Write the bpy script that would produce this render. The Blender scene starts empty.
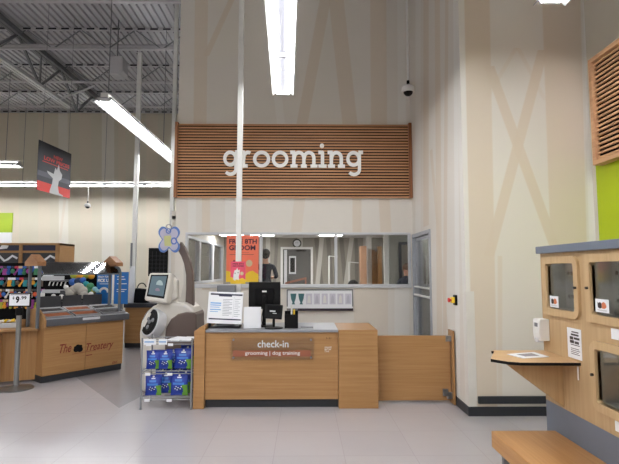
import bpy, bmesh, math, random
from mathutils import Vector, Matrix
random.seed(7)
SC = bpy.context.scene
COL = SC.collection

# ------------------------------------------------------------------ camera
F, CX, CY = 464.0, 309.5, 232.0
EYE = Vector((0, 0, 1.6))
PITCH, YAW = math.radians(4.68), math.radians(-0.68)
cam_d = bpy.data.cameras.new('camera'); cam = bpy.data.objects.new('camera', cam_d); COL.objects.link(cam)
cam_d.sensor_fit = 'HORIZONTAL'; cam_d.sensor_width = 36; cam_d.lens = 36*F/619.0
cam.location = EYE; cam.rotation_euler = (math.pi/2+PITCH, 0, YAW)
SC.camera = cam
CR = cam.rotation_euler.to_matrix()

def at(px, py, x=None, y=None, z=None):
    """point of the place seen at a pixel of the photo, on the given plane"""
    d = CR @ Vector(((px-CX)/F, -(py-CY)/F, -1))
    if x is not None: t = (x-EYE.x)/d.x
    elif y is not None: t = (y-EYE.y)/d.y
    else: t = (z-EYE.z)/d.z
    return EYE + d*t

# ------------------------------------------------------------------ materials
def nd(nt, t, **kw):
    n = nt.nodes.new(t)
    for k, v in kw.items(): setattr(n, k, v)
    return n
def new_mat(name):
    m = bpy.data.materials.new(name); m.use_nodes = True
    return m, m.node_tree, m.node_tree.nodes['Principled BSDF']
def lin(c):
    return tuple((v/12.92 if v <= .04045 else ((v+.055)/1.055)**2.4) for v in c[:3]) + (1,)
def rgb(r, g, b): return lin((r/255, g/255, b/255))
def math_n(nt, op, a, b=None, clamp=False):
    n = nd(nt, 'ShaderNodeMath', operation=op, use_clamp=clamp)
    for i, v in enumerate((a, b)):
        if v is None: continue
        if isinstance(v, (int, float)): n.inputs[i].default_value = v
        else: nt.links.new(v, n.inputs[i])
    return n.outputs[0]
def mix_c(nt, fac, a, b):
    n = nd(nt, 'ShaderNodeMix', data_type='RGBA')
    for idx, v in ((0, fac), (6, a), (7, b)):
        if isinstance(v, (int, float)): n.inputs[idx].default_value = v
        elif isinstance(v, tuple): n.inputs[idx].default_value = v
        else: nt.links.new(v, n.inputs[idx])
    return n.outputs[2]
def plain(name, col, rough=.5, metal=0, var=.06, scale=8, spec=.5, bump=0):
    m, nt, b = new_mat(name)
    tc = nd(nt, 'ShaderNodeTexCoord'); no = nd(nt, 'ShaderNodeTexNoise')
    no.inputs['Scale'].default_value = scale; no.inputs['Detail'].default_value = 3
    nt.links.new(tc.outputs['Object'], no.inputs['Vector'])
    dk = tuple(c*(1-var) for c in col[:3])+(1,); lt = tuple(min(1, c*(1+var)) for c in col[:3])+(1,)
    nt.links.new(mix_c(nt, no.outputs['Fac'], dk, lt), b.inputs['Base Color'])
    b.inputs['Roughness'].default_value = rough; b.inputs['Metallic'].default_value = metal
    b.inputs['Specular IOR Level'].default_value = spec
    if bump:
        bp = nd(nt, 'ShaderNodeBump'); bp.inputs['Strength'].default_value = bump
        nt.links.new(no.outputs['Fac'], bp.inputs['Height']); nt.links.new(bp.outputs[0], b.inputs['Normal'])
    return m
def wood(name, c1, c2, axis=0, rough=.42, sc=1.0, spec=.35):
    """grain running along the given axis"""
    m, nt, b = new_mat(name)
    tc = nd(nt, 'ShaderNodeTexCoord'); mp = nd(nt, 'ShaderNodeMapping')
    s = [38*sc]*3; s[axis] = 1.3*sc
    mp.inputs['Scale'].default_value = s
    nt.links.new(tc.outputs['Object'], mp.inputs['Vector'])
    no = nd(nt, 'ShaderNodeTexNoise'); no.inputs['Scale'].default_value = 1.0; no.inputs['Detail'].default_value = 5
    no.inputs['Roughness'].default_value = .62; no.inputs['Distortion'].default_value = .25
    nt.links.new(mp.outputs[0], no.inputs['Vector'])
    rp = nd(nt, 'ShaderNodeValToRGB')
    rp.color_ramp.elements[0].position = .3; rp.color_ramp.elements[0].color = c1
    rp.color_ramp.elements[1].position = .7; rp.color_ramp.elements[1].color = c2
    nt.links.new(no.outputs['Fac'], rp.inputs[0]); nt.links.new(rp.outputs[0], b.inputs['Base Color'])
    b.inputs['Roughness'].default_value = rough; b.inputs['Specular IOR Level'].default_value = spec
    return m
def emit(name, col, strength):
    m, nt, b = new_mat(name)
    b.inputs['Base Color'].default_value = col
    b.inputs['Emission Color'].default_value = col; b.inputs['Emission Strength'].default_value = strength
    return m
def glass(name, tint=(1, 1, 1, 1), refl=1.0, rough=.02):
    m, nt, b = new_mat(name); nt.nodes.remove(b)
    out = nt.nodes['Material Output']
    tr = nd(nt, 'ShaderNodeBsdfTransparent'); tr.inputs[0].default_value = tint
    gl = nd(nt, 'ShaderNodeBsdfGlossy'); gl.inputs['Roughness'].default_value = rough
    fr = nd(nt, 'ShaderNodeFresnel'); fr.inputs[0].default_value = 1.5
    mx = nd(nt, 'ShaderNodeMixShader')
    nt.links.new(math_n(nt, 'MULTIPLY', fr.outputs[0], refl, True), mx.inputs[0])
    nt.links.new(tr.outputs[0], mx.inputs[1]); nt.links.new(gl.outputs[0], mx.inputs[2])
    nt.links.new(mx.outputs[0], out.inputs['Surface'])
    return m
def mural(name, base, stripes, axis, rough=.6):
    """painted wall: slanted broad bands. stripe = (u0,z0,u1,z1,w0,w1,colour[,zlo,zhi])"""
    m, nt, b = new_mat(name)
    g = nd(nt, 'ShaderNodeNewGeometry'); sp = nd(nt, 'ShaderNodeSeparateXYZ')
    nt.links.new(g.outputs['Position'], sp.inputs[0])
    U, Z = sp.outputs[axis], sp.outputs[2]
    col = base
    for s in stripes:
        u0, z0, u1, z1, w0, w1, c = s[:7]
        dz = (z1-z0) or 1e-6
        k = (u1-u0)/dz; kw = (w1-w0)/dz
        cen = math_n(nt, 'ADD', math_n(nt, 'MULTIPLY', Z, k), u0-k*z0)
        wid = math_n(nt, 'ADD', math_n(nt, 'MULTIPLY', Z, kw), (w0-kw*z0))
        d = math_n(nt, 'ABSOLUTE', math_n(nt, 'SUBTRACT', U, cen))
        f = math_n(nt, 'MULTIPLY', math_n(nt, 'SUBTRACT', math_n(nt, 'MULTIPLY', wid, .5), d), 60, True)
        lo, hi = min(z0, z1), max(z0, z1)
        f = math_n(nt, 'MULTIPLY', f, math_n(nt, 'GREATER_THAN', Z, lo-.001))
        f = math_n(nt, 'MULTIPLY', f, math_n(nt, 'LESS_THAN', Z, hi+.001))
        a = s[7] if len(s) > 7 else .85
        f = math_n(nt, 'MULTIPLY', f, a)
        col = mix_c(nt, f, col, c)
    if isinstance(col, tuple): b.inputs['Base Color'].default_value = col
    else: nt.links.new(col, b.inputs['Base Color'])
    b.inputs['Roughness'].default_value = rough
    b.inputs['Specular IOR Level'].default_value = .3
    return m

# ------------------------------------------------------------------ mesh builder
WM = {}     # world matrices of things
class MB:
    def __init__(s, M=None): s.v = []; s.f = []; s.m = []; s.M = M
    def add(s, vs, fs, mi=0, raw=False):
        o = len(s.v)
        for p in vs:
            p = Vector(p)
            if s.M and not raw: p = s.M @ p
            s.v.append(p)
        for f in fs: s.f.append([o+i for i in f]); s.m.append(mi)
        return s
    def box(s, x0, x1, y0, y1, z0, z1, mi=0, M=None):
        x0, x1 = sorted((x0, x1)); y0, y1 = sorted((y0, y1)); z0, z1 = sorted((z0, z1))
        vs = [Vector((x, y, z)) for z in (z0, z1) for y in (y0, y1) for x in (x0, x1)]
        if M: vs = [M @ v for v in vs]
        return s.add(vs, [(0, 2, 3, 1), (4, 5, 7, 6), (0, 1, 5, 4), (2, 6, 7, 3), (0, 4, 6, 2), (1, 3, 7, 5)], mi)
    def prism(s, pts, off, mi=0, side=None, back=None):
        pts = [Vector(p) for p in pts]; off = Vector(off); n = len(pts)
        nrm = Vector((0, 0, 0))
        for i in range(n): nrm += pts[i].cross(pts[(i+1) % n])
        if nrm.dot(off) > 0: pts = pts[::-1]
        o = len(s.v)
        s.add(pts+[p+off for p in pts], [list(range(n))], mi)
        s.f.append([o+n+i for i in range(n)][::-1]); s.m.append(mi if back is None else back)
        for i in range(n):
            j = (i+1) % n
            s.f.append([o+j, o+i, o+n+i, o+n+j]); s.m.append(mi if side is None else side)
        return s
    def tube(s, a, b, r, n=10, mi=0, r2=None):
        a = Vector(a); b = Vector(b); d = (b-a)
        if d.length < 1e-6: return s
        q = d.to_track_quat('Z', 'Y').to_matrix(); r2 = r if r2 is None else r2
        vs = []
        for p, rr in ((a, r), (b, r2)):
            for i in range(n):
                t = 2*math.pi*i/n; vs.append(p+q @ Vector((rr*math.cos(t), rr*math.sin(t), 0)))
        fs = [(i, (i+1) % n, n+(i+1) % n, n+i) for i in range(n)]+[tuple(range(n))[::-1], tuple(range(n, 2*n))]
        return s.add(vs, fs, mi)
    def path(s, pts, r, n=8, mi=0):
        for i in range(len(pts)-1): s.tube(pts[i], pts[i+1], r, n, mi)
        return s
    def bar(s, a, b, w, h, mi=0):
        """rectangular bar between two points"""
        a = Vector(a); b = Vector(b); q = (b-a).to_track_quat('Z', 'Y').to_matrix()
        vs = []
        for p in (a, b):
            for (i, j) in ((-1, -1), (1, -1), (1, 1), (-1, 1)): vs.append(p+q @ Vector((i*w/2, j*h/2, 0)))
        return s.add(vs, [(0, 3, 2, 1), (4, 5, 6, 7), (0, 1, 5, 4), (1, 2, 6, 5), (2, 3, 7, 6), (3, 0, 4, 7)], mi)
    def lathe(s, prof, c=(0, 0, 0), n=20, mi=0, M=None):
        c = Vector(c); vs = []; fs = []
        for (r, z) in prof:
            for i in range(n):
                t = 2*math.pi*i/n; p = Vector((r*math.cos(t), r*math.sin(t), z))
                if M: p = M @ p
                vs.append(c+p)
        k = len(prof)
        for j in range(k-1):
            for i in range(n):
                i2 = (i+1) % n; fs.append((j*n+i, j*n+i2, (j+1)*n+i2, (j+1)*n+i))
        fs.append(tuple(range(n))[::-1]); fs.append(tuple(range((k-1)*n, k*n)))
        return s.add(vs, fs, mi)
    def ball(s, c, rx, ry=None, rz=None, n=12, k=8, mi=0, M=None):
        ry = rx if ry is None else ry; rz = rx if rz is None else rz
        vs = [];  c = Vector(c)
        for j in range(1, k):
            ph = math.pi*j/k
            for i in range(n):
                t = 2*math.pi*i/n; p = Vector((rx*math.sin(ph)*math.cos(t), ry*math.sin(ph)*math.sin(t), -rz*math.cos(ph)))
                vs.append(c+(M @ p if M else p))
        a = len(vs); p = Vector((0, 0, -rz)); vs.append(c+(M @ p if M else p)); p = Vector((0, 0, rz)); vs.append(c+(M @ p if M else p))
        fs = []
        for j in range(k-2):
            for i in range(n):
                i2 = (i+1) % n; fs.append((j*n+i, j*n+i2, (j+1)*n+i2, (j+1)*n+i))
        for i in range(n):
            i2 = (i+1) % n; fs.append((a, i2, i)); fs.append((a+1, (k-2)*n+i, (k-2)*n+i2))
        return s.add(vs, fs, mi)
    def ribbon(s, pts, w, O, U, V, dep, closed=False, mi=0):
        """flat stroke of width w along 2-D points, in plane O+x*U+y*V, thickness vector dep"""
        pts = [Vector(p) for p in pts]; n = len(pts); L = []; R = []
        for i in range(n):
            if closed: a, b = pts[i-1], pts[(i+1) % n]
            else: a, b = pts[max(0, i-1)], pts[min(n-1, i+1)]
            d = (b-a).normalized(); nn = Vector((-d.y, d.x))
            L.append(pts[i]+nn*w/2); R.append(pts[i]-nn*w/2)
        W = lambda p: O+U*p.x+V*p.y
        vs = [W(p) for p in L]+[W(p) for p in R]+[W(p)+dep for p in L]+[W(p)+dep for p in R]
        fs = []
        for i in range(n if closed else n-1):
            j = (i+1) % n
            fs += [(i, j, n+j, n+i), (2*n+i, 3*n+i, 3*n+j, 2*n+j), (i, 2*n+i, 2*n+j, j), (n+i, n+j, 3*n+j, 3*n+i)]
        if not closed: fs += [(0, n, 3*n, 2*n), (n-1, 3*n-1, 4*n-1, 2*n-1)]
        return s.add(vs, fs, mi)
    def text(s, txt, O, U, V, w=None, h=None, N=None, ext=.0006, mi=0, bold=0, shear=0, align='L', spacing=1):
        """lettering in the plane O + x*U + y*V; w = total width, h = height of the line box"""
        cu = bpy.data.curves.new('t', 'FONT'); cu.body = txt; cu.size = 1; cu.offset = bold; cu.shear = shear
        cu.space_character = spacing; cu.resolution_u = 3; cu.fill_mode = 'FRONT'
        ob = bpy.data.objects.new('t', cu); COL.objects.link(ob)
        dg = bpy.context.evaluated_depsgraph_get(); me = bpy.data.meshes.new_from_object(ob.evaluated_get(dg))
        vs = [v.co.copy() for v in me.vertices]; fs = [list(p.vertices) for p in me.polygons]
        bpy.data.objects.remove(ob); bpy.data.curves.remove(cu); bpy.data.meshes.remove(me)
        if not vs: return s
        x0 = min(v.x for v in vs); x1 = max(v.x for v in vs); y0 = min(v.y for v in vs); y1 = max(v.y for v in vs)
        sx = (w/(x1-x0)) if w else None; sy = (h/(y1-y0)) if h else None
        sx = sx or sy; sy = sy or sx
        U = Vector(U).normalized(); V = Vector(V).normalized(); N = Vector(N).normalized() if N is not None else U.cross(V)
        ox = 0 if align == 'L' else -(x1-x0)*sx/2
        O = Vector(O)
        s.add([O+U*((v.x-x0)*sx+ox)+V*((v.y-y0)*sy)+N*ext for v in vs], fs, mi)
        return s
    def build(s, name, mats, parent=None, smooth=None, bevel=0, seg=2, fix=False):
        if not isinstance(mats, (list, tuple)): mats = [mats]
        if parent is not None:
            Mi = WM[parent.name].inverted(); vs = [Mi @ v for v in s.v]; base = None
        else:
            xs = [v.x for v in s.v]; ys = [v.y for v in s.v]; zs = [v.z for v in s.v]
            base = Vector(((min(xs)+max(xs))/2, (min(ys)+max(ys))/2, min(zs)))
            vs = [v-base for v in s.v]
        me = bpy.data.meshes.new(name); me.from_pydata([tuple(v) for v in vs], [], s.f)
        for m in mats: me.materials.append(m)
        for p, mi in zip(me.polygons, s.m): p.material_index = mi
        if fix:
            bm = bmesh.new(); bm.from_mesh(me); bmesh.ops.remove_doubles(bm, verts=bm.verts, dist=1e-5)
            bmesh.ops.recalc_face_normals(bm, faces=bm.faces); bm.to_mesh(me); bm.free()
        me.update()
        if smooth is not None:
            me.polygons.foreach_set('use_smooth', [True]*len(me.polygons)); me.set_sharp_from_angle(angle=math.radians(smooth))
        ob = bpy.data.objects.new(name, me); COL.objects.link(ob)
        if parent is not None:
            ob.parent = parent; WM[ob.name] = WM[parent.name]
        else:
            ob.location = base; WM[ob.name] = Matrix.Translation(base)
        if bevel:
            b = ob.modifiers.new('bevel', 'BEVEL'); b.width = bevel; b.segments = seg; b.limit_method = 'ANGLE'
        return ob
def tag(o, label=None, cat=None, group=None, kind=None):
    if label: o['label'] = label
    if cat: o['category'] = cat
    if group: o['group'] = group
    if kind: o['kind'] = kind
    return o
def thing(name, loc, label, cat, group=None, rz=0):
    o = bpy.data.objects.new(name, None); COL.objects.link(o); o.location = loc; o.rotation_euler = (0, 0, rz)
    o.empty_display_size = .1
    WM[o.name] = Matrix.Translation(Vector(loc)) @ Matrix.Rotation(rz, 4, 'Z')
    return tag(o, label, cat, group)
def dup(root, loc=None, rz=None, label=None):
    r = root.copy(); COL.objects.link(r)
    if loc is not None: r.location = loc
    if rz is not None: r.rotation_euler = (0, 0, rz)
    if label: r['label'] = label
    for ch in [c for c in COL.objects if c.parent == root]:
        c = ch.copy(); COL.objects.link(c); c.parent = r
        for g in [g for g in COL.objects if g.parent == ch]:
            d = g.copy(); COL.objects.link(d); d.parent = c
    return r
X, Y, Z = Vector((1, 0, 0)), Vector((0, 1, 0)), Vector((0, 0, 1))
# ------------------------------------------------------------------ colours
M = {}
M['white'] = plain('white_paint', rgb(225, 225, 222), .45)
M['paper'] = plain('paper', rgb(236, 238, 242), .6, var=.02)
M['trimwhite'] = plain('cream_paint', rgb(214, 208, 196), .55)
M['alu'] = plain('satin_aluminium', rgb(204, 206, 210), .38, .1, var=.04)
M['steel'] = plain('brushed_steel', rgb(150, 150, 150), .3, .85)
M['chrome'] = plain('chrome_wire', rgb(150, 152, 156), .38, .6)
M['greymetal'] = plain('grey_painted_metal', rgb(120, 122, 126), .5, .3)
M['deck'] = plain('galvanised_deck', rgb(176, 176, 180), .6, 0, var=.08, scale=2)
M['joist'] = plain('joist_grey_paint', rgb(182, 182, 185), .55, 0)
M['joistdark'] = plain('dark_flute', rgb(38, 38, 42), .8)
M['black'] = plain('black_plastic', rgb(11, 11, 13), .5, spec=.2)
M['blackmatt'] = plain('matt_black', rgb(16, 16, 18), .85, spec=.15)
M['charcoal'] = plain('charcoal_laminate', rgb(52, 53, 58), .5)
M['base'] = plain('dark_rubber_base', rgb(42, 45, 50), .45)
M['lam'] = plain('grey_laminate', rgb(140, 142, 148), .28, var=.1, scale=60)
M['bluegrey'] = plain('blue_grey_laminate', rgb(108, 116, 130), .45)
M['oak'] = wood('oak_laminate', rgb(157, 116, 72), rgb(175, 134, 89), 0)
M['oakv'] = wood('oak_laminate_upright', rgb(157, 116, 72), rgb(173, 132, 87), 2)
M['oaky'] = wood('oak_laminate_depth', rgb(190, 138, 84), rgb(214, 162, 102), 1)
M['maple'] = wood('maple_laminate', rgb(176, 147, 108), rgb(190, 162, 123), 2, .45)
M['maplefr'] = wood('maple_frame', rgb(184, 155, 114), rgb(196, 168, 129), 2, .4)
M['slat'] = wood('slat_cherry', rgb(178, 128, 90), rgb(214, 166, 124), 0, .5)
M['slatf'] = wood('slat_frame', rgb(132, 84, 54), rgb(160, 108, 74), 2, .5)
M['slaty'] = wood('slat_pine', rgb(186, 140, 102), rgb(214, 170, 130), 1, .5)
M['slatback'] = plain('slat_backing', rgb(16, 11, 10), .9, spec=.1)
M['green'] = plain('lime_green_paint', rgb(172, 192, 12), .5, var=.02)
M['navy'] = plain('navy_card', rgb(30, 32, 62), .5)
M['blue'] = plain('blue_poster', rgb(20, 104, 178), .45, var=.05)
M['lblue'] = plain('light_blue_print', rgb(120, 170, 220), .5)
M['red'] = plain('red_print', rgb(206, 52, 44), .5)
M['coral'] = plain('coral_print', rgb(236, 118, 88), .5, var=.03)
M['pink'] = plain('pink_print', rgb(222, 80, 106), .5, var=.03)
M['yellow'] = plain('yellow_print', rgb(240, 200, 48), .5, var=.03)
M['brownp'] = plain('brown_band', rgb(150, 88, 62), .5)
M['brownred'] = plain('red_brown_lettering', rgb(120, 36, 30), .6)
M['tan'] = plain('tan_print', rgb(200, 178, 142), .5)
M['glass'] = glass('clear_glass', (.975, .98, .98, 1), .8)
M['acrylic'] = glass('acrylic', (.90, .91, .92, 1), 2.2, .04)
M['tube'] = emit('fluorescent_tube', (.98, .985, 1.0, 1), 46)
M['panel'] = emit('lit_ceiling_panel', (1.0, .99, .97, 1), 19)
M['reflector'] = plain('white_reflector', rgb(160, 160, 160), .35, var=.01)
M['letterwhite'] = plain('white_letter_face', rgb(248, 248, 246), .4, var=.01)
M['glassk'] = glass('kennel_glass', (.96, .97, .97, 1), .35, .08)
M['ballast'] = plain('grey_ballast_cover', rgb(72, 72, 76), .5, spec=.2)
M['screen'] = emit('lit_screen', rgb(78, 98, 108), .18)
M['skin'] = plain('skin', rgb(196, 150, 126), .5)
M['hairdark'] = plain('dark_hair', rgb(32, 27, 25), .7, bump=.3, scale=60)
M['hairbrown'] = plain('brown_hair', rgb(104, 76, 56), .7, bump=.3, scale=60)
M['shirt'] = plain('dark_navy_shirt', rgb(28, 34, 48), .8)
M['trousers'] = plain('dark_trousers', rgb(30, 30, 34), .8)

# ------------------------------------------------------------------ floor
H = 7.0
def floor_mat():
    m, nt, b = new_mat('vinyl_tile')
    g = nd(nt, 'ShaderNodeNewGeometry')
    br = nd(nt, 'ShaderNodeTexBrick'); br.offset = 0; br.inputs['Scale'].default_value = 1
    br.inputs['Brick Width'].default_value = .61; br.inputs['Row Height'].default_value = .61
    br.inputs['Mortar Size'].default_value = .0022; br.inputs['Mortar Smooth'].default_value = .2
    br.inputs['Color1'].default_value = rgb(192, 188, 191); br.inputs['Color2'].default_value = rgb(189, 185, 188)
    br.inputs['Mortar'].default_value = rgb(172, 167, 168)
    mp = nd(nt, 'ShaderNodeMapping'); mp.inputs['Location'].default_value = (.26, .12, 0)
    nt.links.new(g.outputs['Position'], mp.inputs['Vector']); nt.links.new(mp.outputs[0], br.inputs['Vector'])
    no = nd(nt, 'ShaderNodeTexNoise'); no.inputs['Scale'].default_value = 90; no.inputs['Detail'].default_value = 2
    nt.links.new(g.outputs['Position'], no.inputs['Vector'])
    n2 = nd(nt, 'ShaderNodeTexNoise'); n2.inputs['Scale'].default_value = 1.3; n2.inputs['Detail'].default_value = 5
    nt.links.new(g.outputs['Position'], n2.inputs['Vector'])
    f = math_n(nt, 'ADD', math_n(nt, 'MULTIPLY', no.outputs['Fac'], .10), math_n(nt, 'MULTIPLY', n2.outputs['Fac'], .22))
    c = mix_c(nt, f, br.outputs['Color'], rgb(150, 146, 148))
    # grey tile field laid diagonally beyond the pale one
    sp = nd(nt, 'ShaderNodeSeparateXYZ'); nt.links.new(g.outputs['Position'], sp.inputs[0])
    P0, P1, P2 = at(119, 408, z=0), at(80, 380, z=0), at(140, 397, z=0)
    def side(a, q, inside):
        n = Vector((-(q-a).y, (q-a).x)); n.normalize()
        if n.dot(Vector((inside.x-a.x, inside.y-a.y))) < 0: n = -n
        v = math_n(nt, 'ADD', math_n(nt, 'MULTIPLY', sp.outputs[0], n.x), math_n(nt, 'MULTIPLY', sp.outputs[1], n.y))
        return math_n(nt, 'GREATER_THAN', v, n.x*a.x+n.y*a.y)
    ins = at(130, 375, z=0)
    mk = math_n(nt, 'MULTIPLY', side(P0, P1, ins), side(P0, P2, ins))
    c = mix_c(nt, math_n(nt, 'MULTIPLY', mk, .6), c, rgb(140, 138, 142))
    nt.links.new(c, b.inputs['Base Color'])
    rr = math_n(nt, 'ADD', math_n(nt, 'MULTIPLY', n2.outputs['Fac'], .16), .10)
    nt.links.new(rr, b.inputs['Roughness'])
    b.inputs['Specular IOR Level'].default_value = .55
    bp = nd(nt, 'ShaderNodeBump'); bp.inputs['Strength'].default_value = .05; bp.inputs['Distance'].default_value = .02
    n3 = nd(nt, 'ShaderNodeTexNoise'); n3.inputs['Scale'].default_value = 5
    nt.links.new(g.outputs['Position'], n3.inputs['Vector'])
    nt.links.new(n3.outputs['Fac'], bp.inputs['Height']); nt.links.new(bp.outputs[0], b.inputs['Normal'])
    return m
def S(o): return tag(o, kind='structure')
XL0, XR0, YB0, YF0 = -13.0, 5.6, -9.0, 15.5
S(MB().box(XL0, XR0, YB0, YF0+.1, -.1, 0).build('floor', floor_mat()))

# corrugated deck, flutes running in depth
mb = MB(); prof = []
x = XL0
while x < XR0:
    prof += [(x, H), (x+.045, H), (x+.06, H-.045), (x+.135, H-.045)]; x += .15
vs = []; n = len(prof)
for (px_, pz_) in prof: vs.append((px_, YB0, pz_))
for (px_, pz_) in prof: vs.append((px_, YF0, pz_))
mb.add(vs, [(i, n+i, n+i+1, i+1) for i in range(n-1)])
mb.box(XL0, XR0, YB0, YF0, H+.02, H+.12)
S(mb.build('ceiling', M['deck']))

# ------------------------------------------------------------------ walls
def wall_y(name, y0, y1, u0, u1, z0, z1, holes, m):
    mb = MB(); us = sorted({u0, u1, *[h[0] for h in holes], *[h[1] for h in holes]})
    for a, b in zip(us, us[1:]):
        hs = sorted([h for h in holes if h[0] < b-1e-6 and h[1] > a+1e-6], key=lambda h: h[2]); z = z0
        for h in hs:
            if h[2] > z+1e-6: mb.box(a, b, y0, y1, z, h[2])
            z = max(z, h[3])
        if z < z1-1e-6: mb.box(a, b, y0, y1, z, z1)
    return S(mb.build(name, m))
def wall_x(name, x0, x1, u0, u1, z0, z1, holes, m):
    mb = MB(); us = sorted({u0, u1, *[h[0] for h in holes], *[h[1] for h in holes]})
    for a, b in zip(us, us[1:]):
        hs = sorted([h for h in holes if h[0] < b-1e-6 and h[1] > a+1e-6], key=lambda h: h[2]); z = z0
        for h in hs:
            if h[2] > z+1e-6: mb.box(x0, x1, a, b, z, h[2])
            z = max(z, h[3])
        if z < z1-1e-6: mb.box(x0, x1, a, b, z, z1)
    return S(mb.build(name, m))
YC = 5.23                                     # wall behind the kennels
XC = at(470, 416.4, z=0).x                    # side wall of the check-in bay
YW = at(413, 255, x=XC).y                     # wall with the salon window
XLW = at(175, 255, y=YW).x                    # free end of the salon wall
XR = at(592, 166, y=YC).x                     # right-hand wall
BASEC, TAN, TAN2, PALE = rgb(223, 218, 209), rgb(216, 203, 185), rgb(214, 201, 184), rgb(230, 228, 222)
def st(px0, py0, px1, py1, w, c, plane, a=.75, w1=None):
    """mural band whose centre line runs between two pixels of the photo"""
    P, Q = at(px0, py0, **plane), at(px1, py1, **plane)
    ax = 0 if 'y' in plane else 1
    P2, Q2 = at(px0+w, py0, **plane), at(px1+(w1 or w), py1, **plane)
    return (P[ax], P.z, Q[ax], Q.z, abs(P2[ax]-P[ax]), abs(Q2[ax]-Q[ax]), c, a)
pb = dict(y=YW); pc = dict(y=YC); ps = dict(x=XC)
m_back = mural('mural_salon_wall', BASEC, [
    st(202, -40, 200, 124, 14, TAN, pb), st(236, -10, 206, 56, 7, TAN, pb),
    st(329, -20, 302, 124, 12, TAN2, pb), st(334, -20, 350, 124, 16, TAN2, pb),
    st(378, -40, 379, 124, 17, TAN, pb), st(401, -40, 402, 124, 9, PALE, pb), st(266, -10, 281, 124, 9, PALE, pb, .6),
    st(192, 196, 192, 232, 9, PALE, pb), st(206, 196, 206, 290, 9, TAN, pb), st(230, 196, 230, 232, 11, PALE, pb),
    st(300, 196, 296, 232, 12, TAN, pb, .5), st(357, 196, 357, 232, 10, TAN, pb), st(384, 196, 386, 232, 12, TAN, pb),
    st(371, 286, 371, 420, 35, TAN, pb, .5), st(402, 286, 402, 420, 16, PALE, pb), st(274, 310, 274, 420, 14, TAN, pb, .5)], 0)
m_side = mural('mural_side_wall', BASEC, [
    st(418, -30, 418, 420, 6, PALE, ps), st(426, -30, 426, 226, 6, TAN2, ps), st(437, -30, 440, 410, 6, TAN, ps),
    st(447, -30, 444, 410, 4, TAN2, ps), st(455, -30, 458, 410, 5, PALE, ps, .9), st(431, 150, 447, 330, 3, TAN, ps, .7)], 1)
m_face = mural('mural_kennel_wall', BASEC, [
    st(476, -40, 485, 420, 27, TAN, pc, .9, 27), st(460, -40, 470, 420, 8, PALE, pc),
    st(560, -40, 574, 420, 40, TAN, pc, .9, 36), st(543, 50, 489, 256, 12, TAN, pc, .9), st(489, 66, 556, 250, 12, TAN, pc, .9),
    st(516, 48, 480, 110, 6, TAN, pc, .35), st(518, 48, 545, 100, 6, TAN, pc, .35),
    st(500, 256, 500, 405, 6, TAN, pc, .6), st(586, -40, 598, 420, 10, PALE, pc, .9)], 0)
m_far = mural('mural_far_wall', rgb(208, 202, 184), [
    st(8, 112, 8, 300, 22, TAN, dict(y=YF0), .5), st(44, 112, 44, 300, 12, TAN, dict(y=YF0), .5), st(63, 112, 64, 300, 10, PALE, dict(y=YF0), .5),
    st(85, 112, 87, 300, 12, TAN2, dict(y=YF0), .5), st(60, 240, 66, 190, 3, TAN2, dict(y=YF0), .6), st(108, 112, 108, 300, 13, PALE, dict(y=YF0), .6), st(122, 112, 122, 300, 8, TAN, dict(y=YF0), .5), st(152, 112, 152, 300, 12, TAN, dict(y=YF0), .6)], 0)
M['wallplain'] = plain('plain_wall_paint', rgb(206, 200, 186), .6, var=.02)
M['wallgrey'] = plain('grey_green_wall_paint', rgb(128, 130, 124), .6, var=.02)
WZ0 = at(300, 286.5, y=YW).z; WZ1 = at(300, 232.5, y=YW).z
WX0 = at(185, 260, y=YW).x; WX1 = at(411, 260, y=YW).x
wall_y('wall_back', YW, YW+.12, XLW, XC+.12, 0, H, [(WX0, WX1, WZ0, WZ1)], m_back)
DY0, DY1, DZ = at(432, 300, x=XC).y, YW-.02, 2.19
wall_x('wall_side', XC, XC+.12, YC+.12, YW, 0, H, [(DY0, DY1, 0, DZ)], m_side)
wall_y('wall_front', YC, YC+.12, XC, XR, 0, H, [], m_face)
wall_x('wall_right', XR, XR+.12, YB0, YC+.12, 0, H, [], M['wallplain'])
wall_y('wall_far', YF0, YF0+.1, XL0, XR0, 0, H, [], m_far)
wall_x('wall_left', XL0-.1, XL0, YB0, YF0, 0, H, [], M['wallplain'])
wall_y('wall_rear', YB0-.1, YB0, XL0, XR0, 0, H, [], M['wallplain'])
wall_x('wall_outer', XR0, XR0+.1, YB0, YF0, 0, H, [], M['wallplain'])
# lime green field painted on the right-hand wall
g0 = at(597.5, 200, x=XR-.004).y
S(MB().box(XR-.006, XR-.001, 0, g0, 1.5, at(593, 166, x=XR-.1).z+.1).build('trim_1', M['green']))

# ---- salon behind the window
YS = 12.4; ZS = 2.46; XSR = 3.5
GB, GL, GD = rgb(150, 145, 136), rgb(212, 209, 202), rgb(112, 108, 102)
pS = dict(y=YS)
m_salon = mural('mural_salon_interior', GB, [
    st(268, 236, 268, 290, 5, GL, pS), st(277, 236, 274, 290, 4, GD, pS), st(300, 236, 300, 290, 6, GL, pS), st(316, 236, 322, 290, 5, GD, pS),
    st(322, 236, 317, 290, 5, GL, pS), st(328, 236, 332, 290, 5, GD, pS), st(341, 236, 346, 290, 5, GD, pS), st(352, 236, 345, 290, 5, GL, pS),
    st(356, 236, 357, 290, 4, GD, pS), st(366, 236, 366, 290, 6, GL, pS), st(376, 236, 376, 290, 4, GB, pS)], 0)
wall_y('wall_salon_back', YS, YS+.1, XLW-.1, XSR+.1, 0, 2.6, [], m_salon)
wall_x('wall_salon_right', XSR, XSR+.1, YC+.12, YS, 0, 2.6, [], m_side)
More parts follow.
